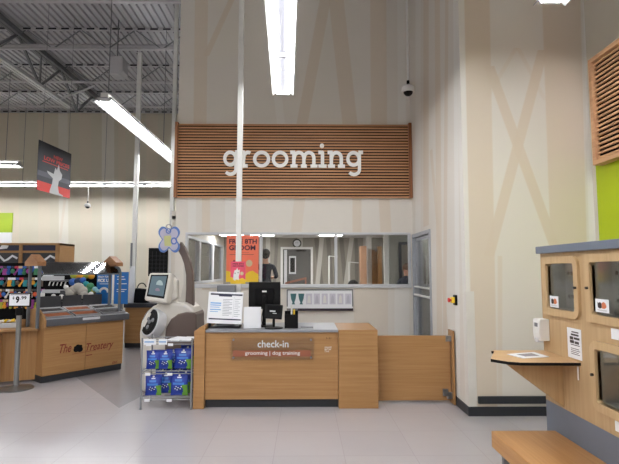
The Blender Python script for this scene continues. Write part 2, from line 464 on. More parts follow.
S(MB().box(XLW-.1, XC, YW+.12, YS, ZS, ZS+.06).box(XC, XSR+.1, YW, YS, ZS, ZS+.06).box(XC+.12, XSR+.1, YC+.12, YW, ZS, ZS+.06).build('ceiling_salon', M['white']))
# glazed left side of the salon
SY = [YW+.12, 9.3, 10.85, YS]
sz0, sz1 = 1.32, 2.24
wall_x('wall_salon_left', XLW-.1, XLW, YW+.12, YS, 0, 2.6, [(YW+.2, YS-.12, sz0, sz1)], M['trimwhite'])
def window(name, pts_fn, axis):
    pass
def win_frame(name, axis, pos, dep, u0, u1, z0, z1, mull, fw=.05, mw=.05):
    """aluminium frame with mullions; panes parented"""
    mb = MB()
    def bx(a, b, c, d):
        if axis == 'y': mb.box(a, b, pos-dep, pos+dep, c, d)
        else: mb.box(pos-dep, pos+dep, a, b, c, d)
    bx(u0, u1, z0, z0+fw); bx(u0, u1, z1-fw, z1); bx(u0, u0+fw, z0+fw, z1-fw); bx(u1-fw, u1, z0+fw, z1-fw)
    for m in mull: bx(m-mw/2, m+mw/2, z0+fw, z1-fw)
    fr = S(mb.build(name, M['alu'], bevel=.004))
    WM[fr.name] = Matrix.Translation(fr.location)
    ed = [u0+fw]+[e for m in mull for e in (m-mw/2, m+mw/2)]+[u1-fw]
    for a, b in zip(ed[::2], ed[1::2]):
        g = MB()
        if axis == 'y': g.box(a, b, pos-.003, pos+.003, z0+fw, z1-fw)
        else: g.box(pos-.003, pos+.003, a, b, z0+fw, z1-fw)
        g.build('pane', M['glass'], fr)
    return fr
win_frame('window_1', 'y', YW+.03, .04, WX0, WX1, WZ0, WZ1, [at(260.8, 260, y=YW).x, at(336, 260, y=YW).x], .038, .045)
win_frame('window_2', 'x', XLW-.03, .045, YW+.2, YS-.12, sz0, sz1, [9.55, 10.95], .05, .16)
# projecting sill under the big window
S(MB().box(WX0-.02, WX1, YW-.03, YW, WZ0-.022, WZ0).build('trim_2', M['alu'], bevel=.004))
# door in the side wall: frame, leaf, push bars
fr = MB()
fr.box(XC-.02, XC+.13, DY0, DY0+.05, 0, DZ).box(XC-.02, XC+.13, DY1-.05, DY1, 0, DZ).box(XC-.02, XC+.13, DY0+.05, DY1-.05, DZ-.06, DZ)
M['alud'] = plain('grey_door_frame', rgb(168, 171, 178), .4, .1)
door = S(fr.build('door_1', M['alud'], bevel=.004))
lf = MB(); a, b = DY0+.06, DY1-.06; xd = XC+.05
lf.box(xd-.02, xd+.02, a, a+.05, .02, DZ-.07).box(xd-.02, xd+.02, b-.05, b, .02, DZ-.07).box(xd-.02, xd+.02, a+.05, b-.05, DZ-.12, DZ-.07).box(xd-.02, xd+.02, a+.05, b-.05, .02, .22)
lfo = lf.build('door_leaf', M['alud'], door)
MB().box(xd-.004, xd+.004, a+.05, b-.05, .22, DZ-.12).build('door_glass', M['glass'], door)
MB().tube((xd-.055, a+.02, 1.33), (xd-.055, b-.02, 1.33), .014).tube((xd-.055, a+.02, 1.2), (xd-.055, b-.02, 1.2), .018).tube((xd-.055, a+.05, 1.2), (xd, a+.05, 1.2), .014).tube((xd-.055, b-.05, 1.2), (xd, b-.05, 1.2), .014).tube((xd-.055, a+.05, 1.33), (xd, a+.05, 1.33), .012).tube((xd-.055, b-.05, 1.33), (xd, b-.05, 1.33), .012).build('push_bar', M['white'], door, 40)

# baseboards and bumper rail
S(MB().box(XC-.012, XR, YC-.014, YC-.0005, 0, .10).build('baseboard_front', M['base'], bevel=.003))
S(MB().box(XC-.014, XC-.0005, YC-.0, at(455.5, 400, x=XC).y, 0, .10).build('baseboard_side', M['base'], bevel=.003))
S(MB().box(at(477.5, 400, y=YC).x, XR, YC-.03, YC-.0005, .134, .215).build('trim_3', M['base'], bevel=.008))
S(MB().box(XC-.006, at(476.5, 380, y=YC).x, YC-.006, YC-.0005, .10, 1.36).box(XC-.006, XC-.0005, YC, YC+.07, .10, 1.36).build('trim_4', plain('corner_guard', rgb(222, 219, 212), .35, 0), bevel=.002))
S(MB().box(XLW, XC-.02, YW-.014, YW-.0005, 0, .10).build('baseboard_back', M['base'], bevel=.003))
S(MB().box(XL0, XR0, YF0-.014, YF0-.0005, 0, .10).build('baseboard_far', M['base']))

# ------------------------------------------------------------------ roof steel
mb0 = None
XJ0, XJ1 = XL0+.05, XR0-.1
for k, yj in enumerate([8.12, 9.95, 11.78, 13.61, 15.38]):
    t = thing('roof_joist', (XL0+6, yj, H-.55), ['grey open-web roof joist nearest to the camera, cut by the top edge', 'grey open-web roof joist, second from the top of the picture', 'grey open-web roof joist, third one back, behind the hanging grey box', 'grey open-web roof joist, last one before the far wall', 'grey roof beam lying along the top of the far wall'][k], 'roof joist', 'open-web joists under the metal deck')
    tc = MB().box(XJ0, XJ1, yj-.03, yj+.03, H-.11, H-.055)
    tc.build('top_chord', M['joist'], t)
    d = MB(); x = XJ0+.02
    while x < XJ1:
        d.box(x, x+.17, yj-.032, yj-.028, H-.10, H-.062); x += .28
    d.build('flute_gap', M['joistdark'], t)
    if k < 4:
        MB().box(XJ0, XJ1, yj-.035, yj-.005, H-.55, H-.51).box(XJ0, XJ1, yj+.005, yj+.035, H-.55, H-.51).build('bottom_chord', M['joist'], t)
        w = MB(); x = XJ0+.2; up = True
        while x < XJ1-.7:
            w.bar((x, yj, H-.53 if up else H-.09), (x+.6, yj, H-.09 if up else H-.53), .02, .02); x += .6; up = not up
        w.build('web', M['greymetal'], t)
xg = at(0, 17, z=H-.15).x
t = thing('roof_girder', (xg, 3, H-1.05), 'heavy dark grey truss girder running diagonally into the depth under the deck', 'girder')
MB().box(xg-.08, xg-.01, -2, 15.4, H-.24, H-.12).box(xg+.01, xg+.08, -2, 15.4, H-.24, H-.12).build('top_chord', M['greymetal'], t)
MB().box(xg-.08, xg-.01, -2, 12.3, H-1.05, H-.99).box(xg+.01, xg+.08, -2, 12.3, H-1.05, H-.99).build('bottom_chord', M['alu'], t)
w = MB(); y = 8.12-1.83*5
while y < 12.2:
    w.bar((xg, y, H-.2), (xg, y+.92, H-1.0), .045, .045); w.bar((xg, y+1.83, H-.2), (xg, y+.92, H-1.0), .045, .045); w.bar((xg, y+.92, H-1.0), (xg, y+.92, H-.2), .03, .03); y += 1.83
w.build('web', M['greymetal'], t)
q0, q1 = at(57, 100, x=xg), at(95, 86, y=11.78)
tag(MB().bar(q0, q1, .04, .04).build('diagonal_brace', M['joist']), 'pale grey diagonal brace from the girder bottom up to a joist', 'brace')
tag(MB().tube((XL0, 10.05, H-.42), (XLW+4, 10.05, H-.42), .045).tube((at(136, 50, y=10.05).x, 10.05, H-.42), (at(136, 50, y=10.05).x, 10.05, H-.55), .04).build('sprinkler_pipe', M['joist'], None, 40), 'pale grey sprinkler pipe running level below the second joist', 'pipe')
# hanging grey box
c = at(117, 67, y=9.6)
t = thing('hanging_speaker', (c.x, c.y, c.z-.18), 'small grey box speaker hanging under the roof deck above the long light', 'speaker')
MB().prism([(c.x-.15, c.y-.1, c.z+.2), (c.x+.15, c.y-.1, c.z+.2), (c.x+.17, c.y-.1, c.z-.12), (c.x+.08, c.y-.1, c.z-.2), (c.x-.12, c.y-.1, c.z-.2)], (0, .3, 0)).build('speaker_body', M['joist'], t, bevel=.015)
MB().tube((c.x, c.y, c.z+.2), (c.x, c.y, H-.05), .012).build('rod', M['greymetal'], t)

# ------------------------------------------------------------------ lights
ZL = 4.2
def strip_light(name, p0, p1, label, ends=True, sec=1.22, cables=()):
    """row of twin-tube strip lights hung from cables"""
    p0, p1 = Vector(p0), Vector(p1); L = (p1-p0).length; d = (p1-p0).normalized(); s = Vector((-d.y, d.x, 0))
    t = thing('strip_light', p0, label, 'ceiling light', 'hanging fluorescent strip lights')
    Mx = Matrix(((d.x, s.x, 0, p0.x), (d.y, s.y, 0, p0.y), (0, 0, 1, p0.z), (0, 0, 0, 1)))
    MB(Mx).box(0, L, -.055, .055, .03, .10).build('housing', M['white'], t)
    r = MB(Mx)
    for sg in (-1, 1):
        r.prism([(0, sg*.072, .026), (0, sg*.152, -.045), (0, sg*.158, -.04), (0, sg*.105, .03)], (L, 0, 0))
    r.build('reflector', M['reflector'], t)
    MB(Mx).box(0, L, -.055, .055, .022, .03).build('ballast_cover', M['ballast'], t)
    n = max(1, round(L/sec)); sl = L/n
    for i in range(n):
        for sg in (-1, 1):
            MB(Mx).tube((i*sl+.03, sg*.075, -.008), ((i+1)*sl-.03, sg*.075, -.008), .017, 8).build('tube', M['tube'], t, 60)
    k = MB(Mx)
    for i in range(n+1):
        x = min(max(i*sl, .015), L-.015)
        k.box(x-.015, x+.015, -.10, .10, -.03, .024)
    k.build('socket_bar', M['alu'], t)
    if cables:
        cb = MB(Mx)
        for x in cables: cb.tube((x, 0, .1), (x, 0, H-.06-p0.z), .007, 6)
        cb.build('hanging_cable', M['greymetal'], t)
    return t
yc = lambda px, py, z=ZL: at(px, py, z=z)
xa = yc(284.5, 90).x; yend = yc(284.5, 93).y
pe, pq = yc(283, 93), yc(281, 0); dq = (pe-pq).normalized()
strip_light('c', pe-dq*1.22*11, pe, 'bright twin-tube strip light hanging in front of the grooming sign, seen from below', cables=(.3, 7.3, 12.4))
xl = yc(104, 99).x; yl = yc(104, 99).y
strip_light('l', (xl, yl, ZL), (xl, yl+1.22*5, ZL), 'long diagonal strip light above the treat stand, passing behind the sign edge', cables=(.15, 3.0))
strip_light('f', (-12.2, 14.1, ZL), (-12.2+1.22*9, 14.1, ZL), 'long level strip light along the far wall, behind the hanging sale sign', cables=(1.2, 3.6, 6.1, 8.5))
pm = yc(20, 165)
strip_light('m', (pm.x-1.22*3, pm.y, ZL), (pm.x, pm.y, ZL), 'short level strip light cut by the left picture edge, hung on one cable', cables=(3.3,))
pr = at(549, 1.5, z=ZL)
strip_light('r', (pr.x, pr.y-1.22*10, ZL), (pr.x, pr.y, ZL), 'strip light over the pet kennels, only its end tips showing at the top edge')
strip_light('b1', (-3.0, -7.9, ZL), (-3.0, 3.2, ZL), 'strip light behind the viewer over the open floor by the entrance')
strip_light('b2', (-5.7, -7.9, ZL), (-5.7, 5.5, ZL), 'strip light beyond the left picture edge over the store floor')
strip_light('b3', (-9.2, -7.9, ZL), (-9.2, 8.5, ZL), 'strip light far to the left over the store aisles')
# panels in the salon ceiling
i = 0
for (x, y, lab) in ((at(231, 234.5, y=10.9).x, 10.9, 'lit square ceiling panel in the salon behind the orange poster'), (at(262, 234.5, y=10.9).x, 10.9, 'lit ceiling panel in the salon above the person facing away'),
                (at(331, 234.5, y=10.9).x, 10.9, 'lit ceiling panel in the salon beside the middle window bar'), (.3, 8.9, 'lit salon ceiling panel just behind the window head'), (2.7, 6.9, 'lit ceiling panel in the room behind the glass door'), (2.9, 10.6, 'lit ceiling panel above the doorway on the right of the salon')):
    t = thing('ceiling_panel_light', (x, y, ZS-.03), lab, 'ceiling light', 'square lights in the salon ceiling')
    MB().box(x-.31, x+.31, y-.31, y+.31, ZS-.03, ZS-.001).box(x-.29, x+.29, y-.29, y+.29, ZS-.034, ZS-.03).build('frame', M['white'], t)
    MB().box(x-.27, x+.27, y-.27, y+.27, ZS-.04, ZS-.034).build('diffuser', M['panel'], t)
# ------------------------------------------------------------------ slatted sign panel with letters
YP = YW-.07
sx0, sx1 = at(174.5, 160, y=YP).x, min(at(412, 160, y=YP).x, XC-.004)
sz0_, sz1_ = at(290, 197.5, y=YP).z, at(290, 122.5, y=YP).z
t = thing('grooming_sign', ((sx0+sx1)/2, YP, sz0_), 'wide brown slatted wood panel with raised white word grooming over the window', 'sign')
MB().box(sx0+.02, sx1-.02, YP+.045, YW-.001, sz0_+.02, sz1_-.02).build('backing', M['slatback'], t)
MB().box(sx0, sx0+.05, YP-.02, YW-.001, sz0_, sz1_).box(sx1-.05, sx1, YP-.02, YW-.001, sz0_, sz1_).build('frame', M['slatf'], t, bevel=.003)
sl = MB(); N = 26; stp = (sz1_-sz0_)/N
for i in range(N): sl.box(sx0+.05, sx1-.05, YP+.018, YP+.044, sz0_+i*stp, sz0_+i*stp+stp*.5)
sl.build('slats', M['slat'], t)
# letters, x-height 1, drawn as flat strokes
def arc(cx, cy, rx, ry, a0, a1, n=18):
    return [(cx+rx*math.cos(math.radians(a0+(a1-a0)*i/n)), cy+ry*math.sin(math.radians(a0+(a1-a0)*i/n))) for i in range(n+1)]
W_ = .205
def L_o(): return [(arc(.55, .5, .43, .41, 0, 360, 28)[:-1], True)]
def L_g(): return [(arc(.47, .53, .37, .38, 0, 360, 26)[:-1], True), ([(.86, .92), (.86, -.12)]+arc(.50, -.12, .36, .30, 0, -145, 14)[1:], False), ([(.80, .93), (1.10, .93)], False)]
def L_r(): return [([(.22, 0), (.22, .92)], False), ([(0, .08), (.5, .08)], False), ([(0, .92), (.3, .92)], False), ([(.24, .5)]+arc(.52, .58, .28, .33, 165, 60, 10), False)]
def L_n(x=0): return [([(x+.22, 0), (x+.22, .95)], False), ([(x, .92), (x+.3, .92)], False), ([(x+.02, .08), (x+.44, .08)], False), ([(x+.24, .55)]+arc(x+.53, .58, .29, .33, 160, 0, 12)+[(x+.82, 0)], False), ([(x+.62, .08), (x+1.04, .08)], False)]
def L_m(): return L_n()[:4]+[([(.64, .08), (1.0, .08)], False), ([(.84, .55)]+arc(1.13, .58, .29, .33, 160, 0, 12)+[(1.42, 0)], False), ([(1.22, .08), (1.64, .08)], False)]
def L_i(): return [([(.25, 0), (.25, .98)], False), ([(0, .92), (.3, .92)], False), ([(0, .08), (.5, .08)], False), ('dot', (.22, 1.33))]
yb = YP-.03
lx = lambda z: at(215+z/3.994, 165, y=yb).x
zb = at(290, 167.2, y=yb).z; xh = at(290, 150.8, y=yb).z-zb
for (x0, x1, fn, nw) in ((32, 97, L_g, 1.10), (100, 148, L_r, .8), (150, 220, L_o, 1.08), (225, 293, L_o, 1.08), (300, 411, L_m, 1.66), (413, 446, L_i, .5), (450, 520, L_n, 1.05), (525, 592, L_g, 1.10)):
    O = Vector((lx(x0), yb, zb)); sc = (lx(x1)-lx(x0))/nw
    mb = MB()
    for si_, (pts, cl) in enumerate(fn()):
        if pts == 'dot': mb.lathe([(.0, 0), (.13*xh, 0), (.13*xh, .04), (0, .04)], O+X*cl[0]*sc+Z*cl[1]*xh, 16, M=Matrix.Rotation(math.radians(90), 4, 'X').to_3x3() @ Matrix.Scale(-1, 3)); continue
        mb.ribbon(pts, W_, O+Y*.0012*si_, X*sc, Z*xh, Y*(.035-.0024*si_), cl)
    mb.build('letter', M['letterwhite'], t, fix=False)
# slat panel on the right-hand wall
XP = XR-.10
py1 = at(588.5, 60, x=XP).y
zt, zb_ = at(588, 61, x=XP).z, at(593, 166, x=XP).z
y1 = at(591, 110, x=XP).y; y0 = y1-3.6
t = thing('slat_panel', (XP, (y0+y1)/2, zb_), 'light brown slatted wood panel high on the wall above the lime green paint', 'wall panel')
MB().box(XP+.045, XR-.001, y0+.02, y1-.02, zb_+.02, zt-.02).build('backing', M['slatback'], t)
MB().box(XP-.01, XR-.001, y1-.05, y1, zb_, zt).box(XP-.01, XR-.001, y0, y1-.05, zb_, zb_+.05).box(XP-.01, XR-.001, y0, y1-.05, zt-.05, zt).build('frame', M['slaty'], t, bevel=.003)
sl = MB(); N = 22; stp = (zt-zb_-.1)/N
for i in range(N): sl.box(XP+.022, XP+.044, y0, y1-.05, zb_+.05+(i+.3)*stp, zb_+.05+(i+.72)*stp)
sl.build('slats', M['slaty'], t)

# ------------------------------------------------------------------ check-in counter
YK = 5.54
cx0, cx1 = at(204.5, 400, y=YK).x, at(338.5, 400, y=YK).x
ex0 = at(193, 400, y=YK-.02).x; bx1 = at(378.5, 400, y=YK-.03).x
zt_c = at(270, 330.5, y=YK).z; CD = .62
t = thing('check_in_counter', ((ex0+bx1)/2, YK+.3, 0), 'oak-fronted check-in counter with grey laminate top and dark toe kick', 'counter')
MB().box(cx0, cx1, YK, YK+CD, .10, zt_c-.02).build('front_panel', M['oak'], t, bevel=.003)
MB().box(cx0, cx1, YK+.05, YK+CD, 0, .10).build('toe_kick', M['base'], t)
MB().box(cx0, cx1+.0, YK-.025, YK+CD+.1, zt_c-.02, zt_c+.012).build('countertop', M['lam'], t, bevel=.006)
bz = at(358, 330, y=YK-.03).z
MB().box(cx1+.002, bx1, YK-.03, YK+CD+.1, 0.002, bz).build('end_block', M['oak'], t, bevel=.003)
MB().prism([(ex0, YK-.03, 0.002), (ex0, YK-.03, .885), (ex0+.06, YK-.03, .93), (cx0-.02, YK-.03, .955), (cx0-.002, YK-.03, .93), (cx0-.002, YK-.03, 0.002)], (0, CD+.1, 0)).build('side_panel', M['oak'], t, bevel=.004)
p = lambda x, y, d=0: at(x, y, y=YK-d)
# glass-like sign plate on the counter front
q0, q1 = p(230.4, 360, .03), p(313.8, 337, .03)
t = thing('check_in_plate', ((q0.x+q1.x)/2, YK-.02, q0.z), 'clear plate reading check-in, grooming and dog training on the counter front', 'sign')
MB().box(q0.x, q1.x, YK-.022, YK-.016, q0.z, q1.z).build('plate', glass('tinted_plate', (.995, .99, .985, 1), .7, .1), t)
b0, b1 = p(232.8, 356.6, .024), p(310.6, 350.3, .024)
MB().box(b0.x, b1.x, YK-.0245, YK-.0225, b0.z, b1.z).build('band', M['brownp'], t)
w0, w1 = p(257.5, 347.6, .03), p(288.5, 340.3, .03)
o0, o1 = p(245, 355.9, .03), p(300, 351.2, .03)
MB().text('check-in', Vector((w0.x, YK-.024, w0.z)), X, Z, w1.x-w0.x, w1.z-w0.z, -Y, .001, bold=.012).text('grooming | dog training', Vector((o0.x, YK-.0255, o0.z)), X, Z, o1.x-o0.x, o1.z-o0.z, -Y, .001, bold=.01).build('lettering', M['white'], t)
for (a, b) in ((233.3, 340), (311, 340), (233.3, 357.8), (311, 357.8)):
    c = p(a, b, .03); MB().tube((c.x, YK-.0005, c.z), (c.x, YK-.03, c.z), .011, 12).build('standoff', M['chrome'], t, 40)
c = p(324.5, 352, .0)
tag(MB().text('YOUR PET\nMATTERS\nTO US', c+Y*-.003, X, Z, .085, .062, -Y, .0005, bold=.02).build('counter_decal', M['white']), 'tiny white lettering on the counter front next to the end block', 'lettering')
c = p(326, 339, 0)
tag(MB().text('3-31', c+Y*-.003, X, Z, .06, .018, -Y, .0005).build('date_mark', M['blackmatt']), 'tiny dark mark near the top right of the counter front', 'lettering')

# gate
YG = at(453, 404, x=XC-.03).y+.02
gx0, gx1 = bx1-.02, at(451, 370, y=YG).x
gz = at(420, 335.5, y=YG).z; gz0 = at(420, 400, y=YG).z
t = thing('swing_gate', (gx1, YG, .02), 'low oak swing gate between the counter end and the wall', 'gate')
MB().box(gx0+.03, gx1-.01, YG-.02, YG+.02, max(gz0, .03), gz).build('gate_panel', M['oak'], t, bevel=.003)
pxx0, pxx1 = at(450.8, 370, y=YG).x, XC-.002
MB().box(gx1, XC-.016, YG-.09, YG+.09, 0.001, at(453, 331, y=YG-.09).z).build('gate_post', M['oakv'], t, bevel=.004)
for (a, b, c_, d) in ((445.8, 341.5, 451.5, 335.8), (443, 396, 448, 389), (447, 399, 452.5, 392)):
    u, v = at(a, b, y=YG-.03), at(c_, d, y=YG-.03)
    MB().box(u.x, v.x, YG-.04, YG-.018, u.z, v.z).tube((u.x+.02, YG-.05, u.z+.02), (u.x+.02, YG-.018, u.z+.02), .012).build('hinge', M['steel'], t, bevel=.004)
# emergency button
c = at(456.5, 300, x=XC)
t = thing('emergency_button', (XC, c.y, c.z-.05), 'red push button on a yellow and black box on the side wall', 'switch')
MB().box(XC-.03, XC-.001, c.y-.04, c.y+.04, c.z-.06, c.z+.06).build('box', M['black'], t, bevel=.006)
MB().box(XC-.065, XC-.03, c.y-.035, c.y+.035, c.z-.035, c.z+.035).build('housing', M['yellow'], t, bevel=.006)
MB().tube((XC-.065, c.y, c.z), (XC-.085, c.y, c.z), .012).tube((XC-.085, c.y, c.z), (XC-.10, c.y, c.z), .026, 16).build('button', M['red'], t, 40)

# ------------------------------------------------------------------ things on the counter
ZT = zt_c+.012
def frontal(px0, py0, px1, py1, y):
    a, b = at(px0, py1, y=y), at(px1, py0, y=y)
    return a.x, b.x, a.z, b.z
# slanted notice stand
yN = YK+.14
Pn = [at(206.5, 323, y=yN-.03), at(241.5, 324.5, y=yN-.03), at(243.5, 292.5, y=yN+.05), at(209, 291.5, y=yN+.05)]
zlift = ZT+.035-min(v.z for v in Pn)
t = thing('notice_stand', ((Pn[0].x+Pn[1].x)/2, Pn[0].y, ZT), 'white slanted notice stand with dark header strip at the left end of the counter', 'sign')
O = Pn[0]; U = (Pn[1]-Pn[0]); V = (Pn[3]-Pn[0]); NN = U.cross(V).normalized()
if NN.y > 0: NN = -NN
MB().prism([Pn[0], Pn[1], Pn[2], Pn[3]], -NN*.012).build('board', M['paper'], t, bevel=.004)
def on(a0, a1, b0, b1, e=.002):
    P_ = lambda a, b: O+U*a+V*b+NN*(.0006)
    return [P_(a0, b0), P_(a1, b0), P_(a1, b1), P_(a0, b1)], NN*e
pr_ = MB()
for r in (((.05, .97, .12, .16), 0), ((.06, .98, .90, .95), 0), ((.3, .68, .86, .90), 0)): pr_.prism(*on(*r[0]), mi=0)
for r in ((.07, .38, .62, .66), (.07, .38, .56, .59), (.07, .34, .5, .52), (.07, .38, .42, .45), (.07, .3, .36, .38)): pr_.prism(*on(*r), mi=1)
for k_ in range(11): pr_.prism(*on(.43, .70 if k_ % 3 else .62, .26+k_*.05, .275+k_*.05, .0012), mi=2); 
for k_ in range(10): pr_.prism(*on(.77, .93 if k_ % 2 else .88, .24+k_*.06, .252+k_*.06, .0012), mi=2)
pr_.prism(*on(.74, .745, .2, .86, .0012), mi=2)
pr_.build('printing', [M['navy'], M['lblue'], plain('grey_print', rgb(150, 155, 165), .6)], t)
MB().box(Pn[0].x+.02, Pn[1].x-.02, yN-.03, yN+.12, ZT, ZT+.012).prism([(Pn[0].x+.02, yN-.02, ZT+.01), (Pn[0].x+.02, yN+.12, ZT+.01), (Pn[0].x+.02, yN+.06, ZT+.2)], (.01, 0, 0)).prism([(Pn[1].x-.03, yN-.02, ZT+.01), (Pn[1].x-.03, yN+.12, ZT+.01), (Pn[1].x-.03, yN+.06, ZT+.2)], (.01, 0, 0)).build('foot', M['black'], t)
# small grey device behind it
a = frontal(218, 285, 236, 292, YK+.5)
tag(MB().box(a[0], a[1], YK+.42, YK+.55, ZT+.0, a[3]).build('receipt_printer', M['greymetal'], bevel=.01), 'small grey box standing behind the white notice stand', 'printer')
# white card panel
a = frontal(243.5, 307, 261, 329, YK+.1)
tag(MB().box(a[0], a[1], YK+.1, YK+.115, ZT, a[3]).box(a[0], a[1], YK+.1, YK+.2, ZT, ZT+.006).build('sign_holder', M['paper'], bevel=.002), 'plain white upright panel between notice stand and card reader', 'sign holder')
# monitor seen from behind
a = frontal(248.5, 282, 280.5, 309, YK+.3)
t = thing('monitor', ((a[0]+a[1])/2, YK+.36, ZT), 'black flat monitor seen from behind on the check-in counter', 'monitor')
xm = (a[0]+a[1])/2
MB().box(a[0], a[1], YK+.30, YK+.34, a[2], a[3]).build('screen_case', M['black'], t, bevel=.008)
MB().box(xm-.12, xm+.12, YK+.275, YK+.30, a[2]+.05, a[3]-.08).build('back_cover', M['blackmatt'], t, bevel=.01)
MB().box(xm-.022, xm+.022, YK+.255, YK+.28, ZT+.01, a[3]-.16).build('stand', M['black'], t, bevel=.005)
MB().box(xm-.11, xm+.11, YK+.2, YK+.38, ZT, ZT+.015).build('foot', M['black'], t, bevel=.006)
MB().box(xm-.028, xm+.028, YK+.2735, YK+.275, a[3]-.125, a[3]-.105).build('maker_badge', M['white'], t)
# card reader
a = frontal(265, 304.5, 282.5, 319, YK+.08)
t = thing('card_reader', ((a[0]+a[1])/2, YK+.08, ZT), 'small black card reader on a swivel stand in front of the monitor', 'card reader')
xm = (a[0]+a[1])/2
Mr = Matrix.Translation(Vector((xm, YK+.08, (a[2]+a[3])/2))) @ Matrix.Rotation(math.radians(-14), 4, 'X') @ Matrix.Rotation(math.radians(4), 4, 'Y')
hw, hh = (a[1]-a[0])/2, (a[3]-a[2])/2
MB(Mr).box(-hw, hw, -.018, .018, -hh, hh).build('reader_body', M['black'], t, bevel=.008)
MB(Mr).box(-hw*.75, hw*.75, -.020, -.018, -hh*.15, hh*.8).build('reader_back', M['blackmatt'], t)
MB(Mr).box(-hw*.45, hw*.2, -.0215, -.020, -hh*.05, hh*.12).box(-hw*.1, hw*.35, -.0215, -.020, -hh*.3, -hh*.2).build('label', M['alu'], t)
MB().tube((xm, YK+.09, ZT+.01), (xm, YK+.09, a[2]+.03), .016).build('neck', M['black'], t, 40)
MB().lathe([(.0, 0), (.11, 0), (.11, .012), (.04, .022), (0, .022)], (xm, YK+.10, ZT), 24).build('foot', M['black'], t, 40)
cb = [Vector((a[0]+.01, YK+.1, a[3]-.04)), Vector((a[0]-.03, YK+.12, a[3]-.07)), Vector((a[0]-.05, YK+.14, a[2])), Vector((a[0]-.03, YK+.15, ZT+.006))]
MB().path(cb, .004, 6).build('cable', M['black'], t, 60)
# keyboard-like flat cable box behind
# pen organiser
a = frontal(284.5, 312, 298, 328, YK+.1)
t = thing('desk_organiser', ((a[0]+a[1])/2, YK+.14, ZT), 'black mesh desk organiser with pens right of the card reader', 'organiser')
MB().box(a[0], a[1], YK+.10, YK+.105, ZT, a[3]-.03).box(a[0], a[1], YK+.2, YK+.205, ZT, a[3]+.0).box(a[0], a[0]+.005, YK+.1, YK+.2, ZT, a[3]-.03).box(a[1]-.005, a[1], YK+.1, YK+.2, ZT, a[3]-.0).box(a[0], a[1], YK+.1, YK+.2, ZT, ZT+.005).box(a[0], a[1], YK+.15, YK+.155, ZT, a[3]+.01).build('tray', M['black'], t)
for (px_, top, m_, lab) in ((291.5, 305, M['white'], 'white marker standing in the desk organiser'), (294, 309.5, M['yellow'], 'yellow marker standing in the desk organiser'), (288, 311, M['black'], 'black pen standing in the desk organiser')):
    b = at(px_, top, y=YK+.13); tag(MB().tube((b.x, YK+.13, ZT+.006), (b.x+.002, YK+.135, b.z), .011, 10).build('marker_pen', m_, None, 50), lab, 'pen')
# low grey pad on the counter
a0 = at(300.5, 327.5, z=ZT+.01); a1 = at(313, 325.5, z=ZT+.01)
tag(MB().box(a0.x, a1.x, a0.y, a0.y+.12, ZT, ZT+.012).build('signature_pad', M['greymetal'], bevel=.004), 'flat grey pad lying on the counter right of the organiser', 'pad')
# power pole down to the counter
pz = at(240, 291, y=YK+.58)
YPOLE = YK+.58
xp = at(239.3, 200, y=YPOLE).x
t = thing('power_pole', (xp, YPOLE, ZT), 'white square power pole standing on the check-in counter up to the roof', 'pole')
MB().box(xp-.035, xp+.035, YPOLE-.03, YPOLE+.03, ZT, H-.04).build('shaft', M['white'], t, bevel=.004)
# pink notice taped to pole
a = frontal(230.3, 261.5, 245.6, 283.8, YPOLE-.04)
t = thing('pink_notice', ((a[0]+a[1])/2, YPOLE-.036, a[2]), 'small pink and yellow dog notice fixed to the white power pole', 'poster')
yy = YPOLE-.036; w_, h_ = a[1]-a[0], a[3]-a[2]
MB().box(a[0], a[1], yy, yy+.004, a[2], a[3]).build('card', M['pink'], t)
f = MB()
f.prism([Vector((a[0]+w_*u, yy-.0005, a[2]+h_*v)) for u, v in ((0, 0), (1, 0), (1, .18), (.8, .26), (.55, .2), (.3, .24), (0, .30))], (0, -.0005, 0), 0)
f.prism([Vector((a[0]+w_*u, yy-.0012, a[2]+h_*v)) for u, v in ((.18, .2), (.2, .42), (.27, .60), (.38, .62), (.45, .72), (.5, .6), (.62, .64), (.6, .45), (.55, .32), (.58, .16), (.4, .2), (.3, .14))], (0, -.0008, 0), 1)
f.prism([Vector((a[0]+w_*(.76+.12*math.cos(i*.52)), yy-.0012, a[2]+h_*(.46+.085*math.sin(i*.52)))) for i in range(12)], (0, -.0008, 0), 2)
f.box(a[0]+w_*.28, a[0]+w_*.33, yy-.003, yy-.001, a[2]+h_*.44, a[2]+h_*.5, 3).box(a[0]+w_*.48, a[0]+w_*.53, yy-.003, yy-.001, a[2]+h_*.47, a[2]+h_*.53, 3)
f.text('FREE 8TH', Vector((a[0]+w_*.14, yy-.001, a[2]+h_*.86)), X, Z, w_*.72, h_*.07, -Y, .001, 3, bold=.02)
f.text('GROOM', Vector((a[0]+w_*.14, yy-.001, a[2]+h_*.76)), X, Z, w_*.72, h_*.07, -Y, .001, 3, bold=.02)
f.build('printing', [M['yellow'], M['white'], M['tan'], plain('plum_print', rgb(70, 24, 40), .6)], t)
# large poster on the window
yq = YW-.02
a = frontal(226, 235.5, 258.8, 282, yq)
t = thing('orange_poster', ((a[0]+a[1])/2, yq, a[2]), 'large orange FREE 8TH GROOM poster on the salon window behind the pole', 'poster')
w_, h_ = a[1]-a[0], a[3]-a[2]; yy = yq
MB().box(a[0], a[1], yy, yy+.004, a[2], a[3]).build('card', M['coral'], t)
f = MB()
f.prism([Vector((a[0]+w_*u, yy-.0006, a[2]+h_*v)) for u, v in ((0, 0), (1, 0), (1, .16), (.82, .24), (.7, .22), (.5, .12), (.3, .13), (.12, .22), (0, .24))], (0, -.0006, 0), 0)
f.prism([Vector((a[0]+w_*(.71+.10*math.cos(i*.52)), yy-.001, a[2]+h_*(.40+.075*math.sin(i*.52)))) for i in range(12)], (0, -.0008, 0), 2)
f.prism([Vector((a[0]+w_*(.24+.05*math.cos(i*.7)), yy-.001, a[2]+h_*(.42+.05*math.sin(i*.7)))) for i in range(9)], (0, -.0008, 0), 1)
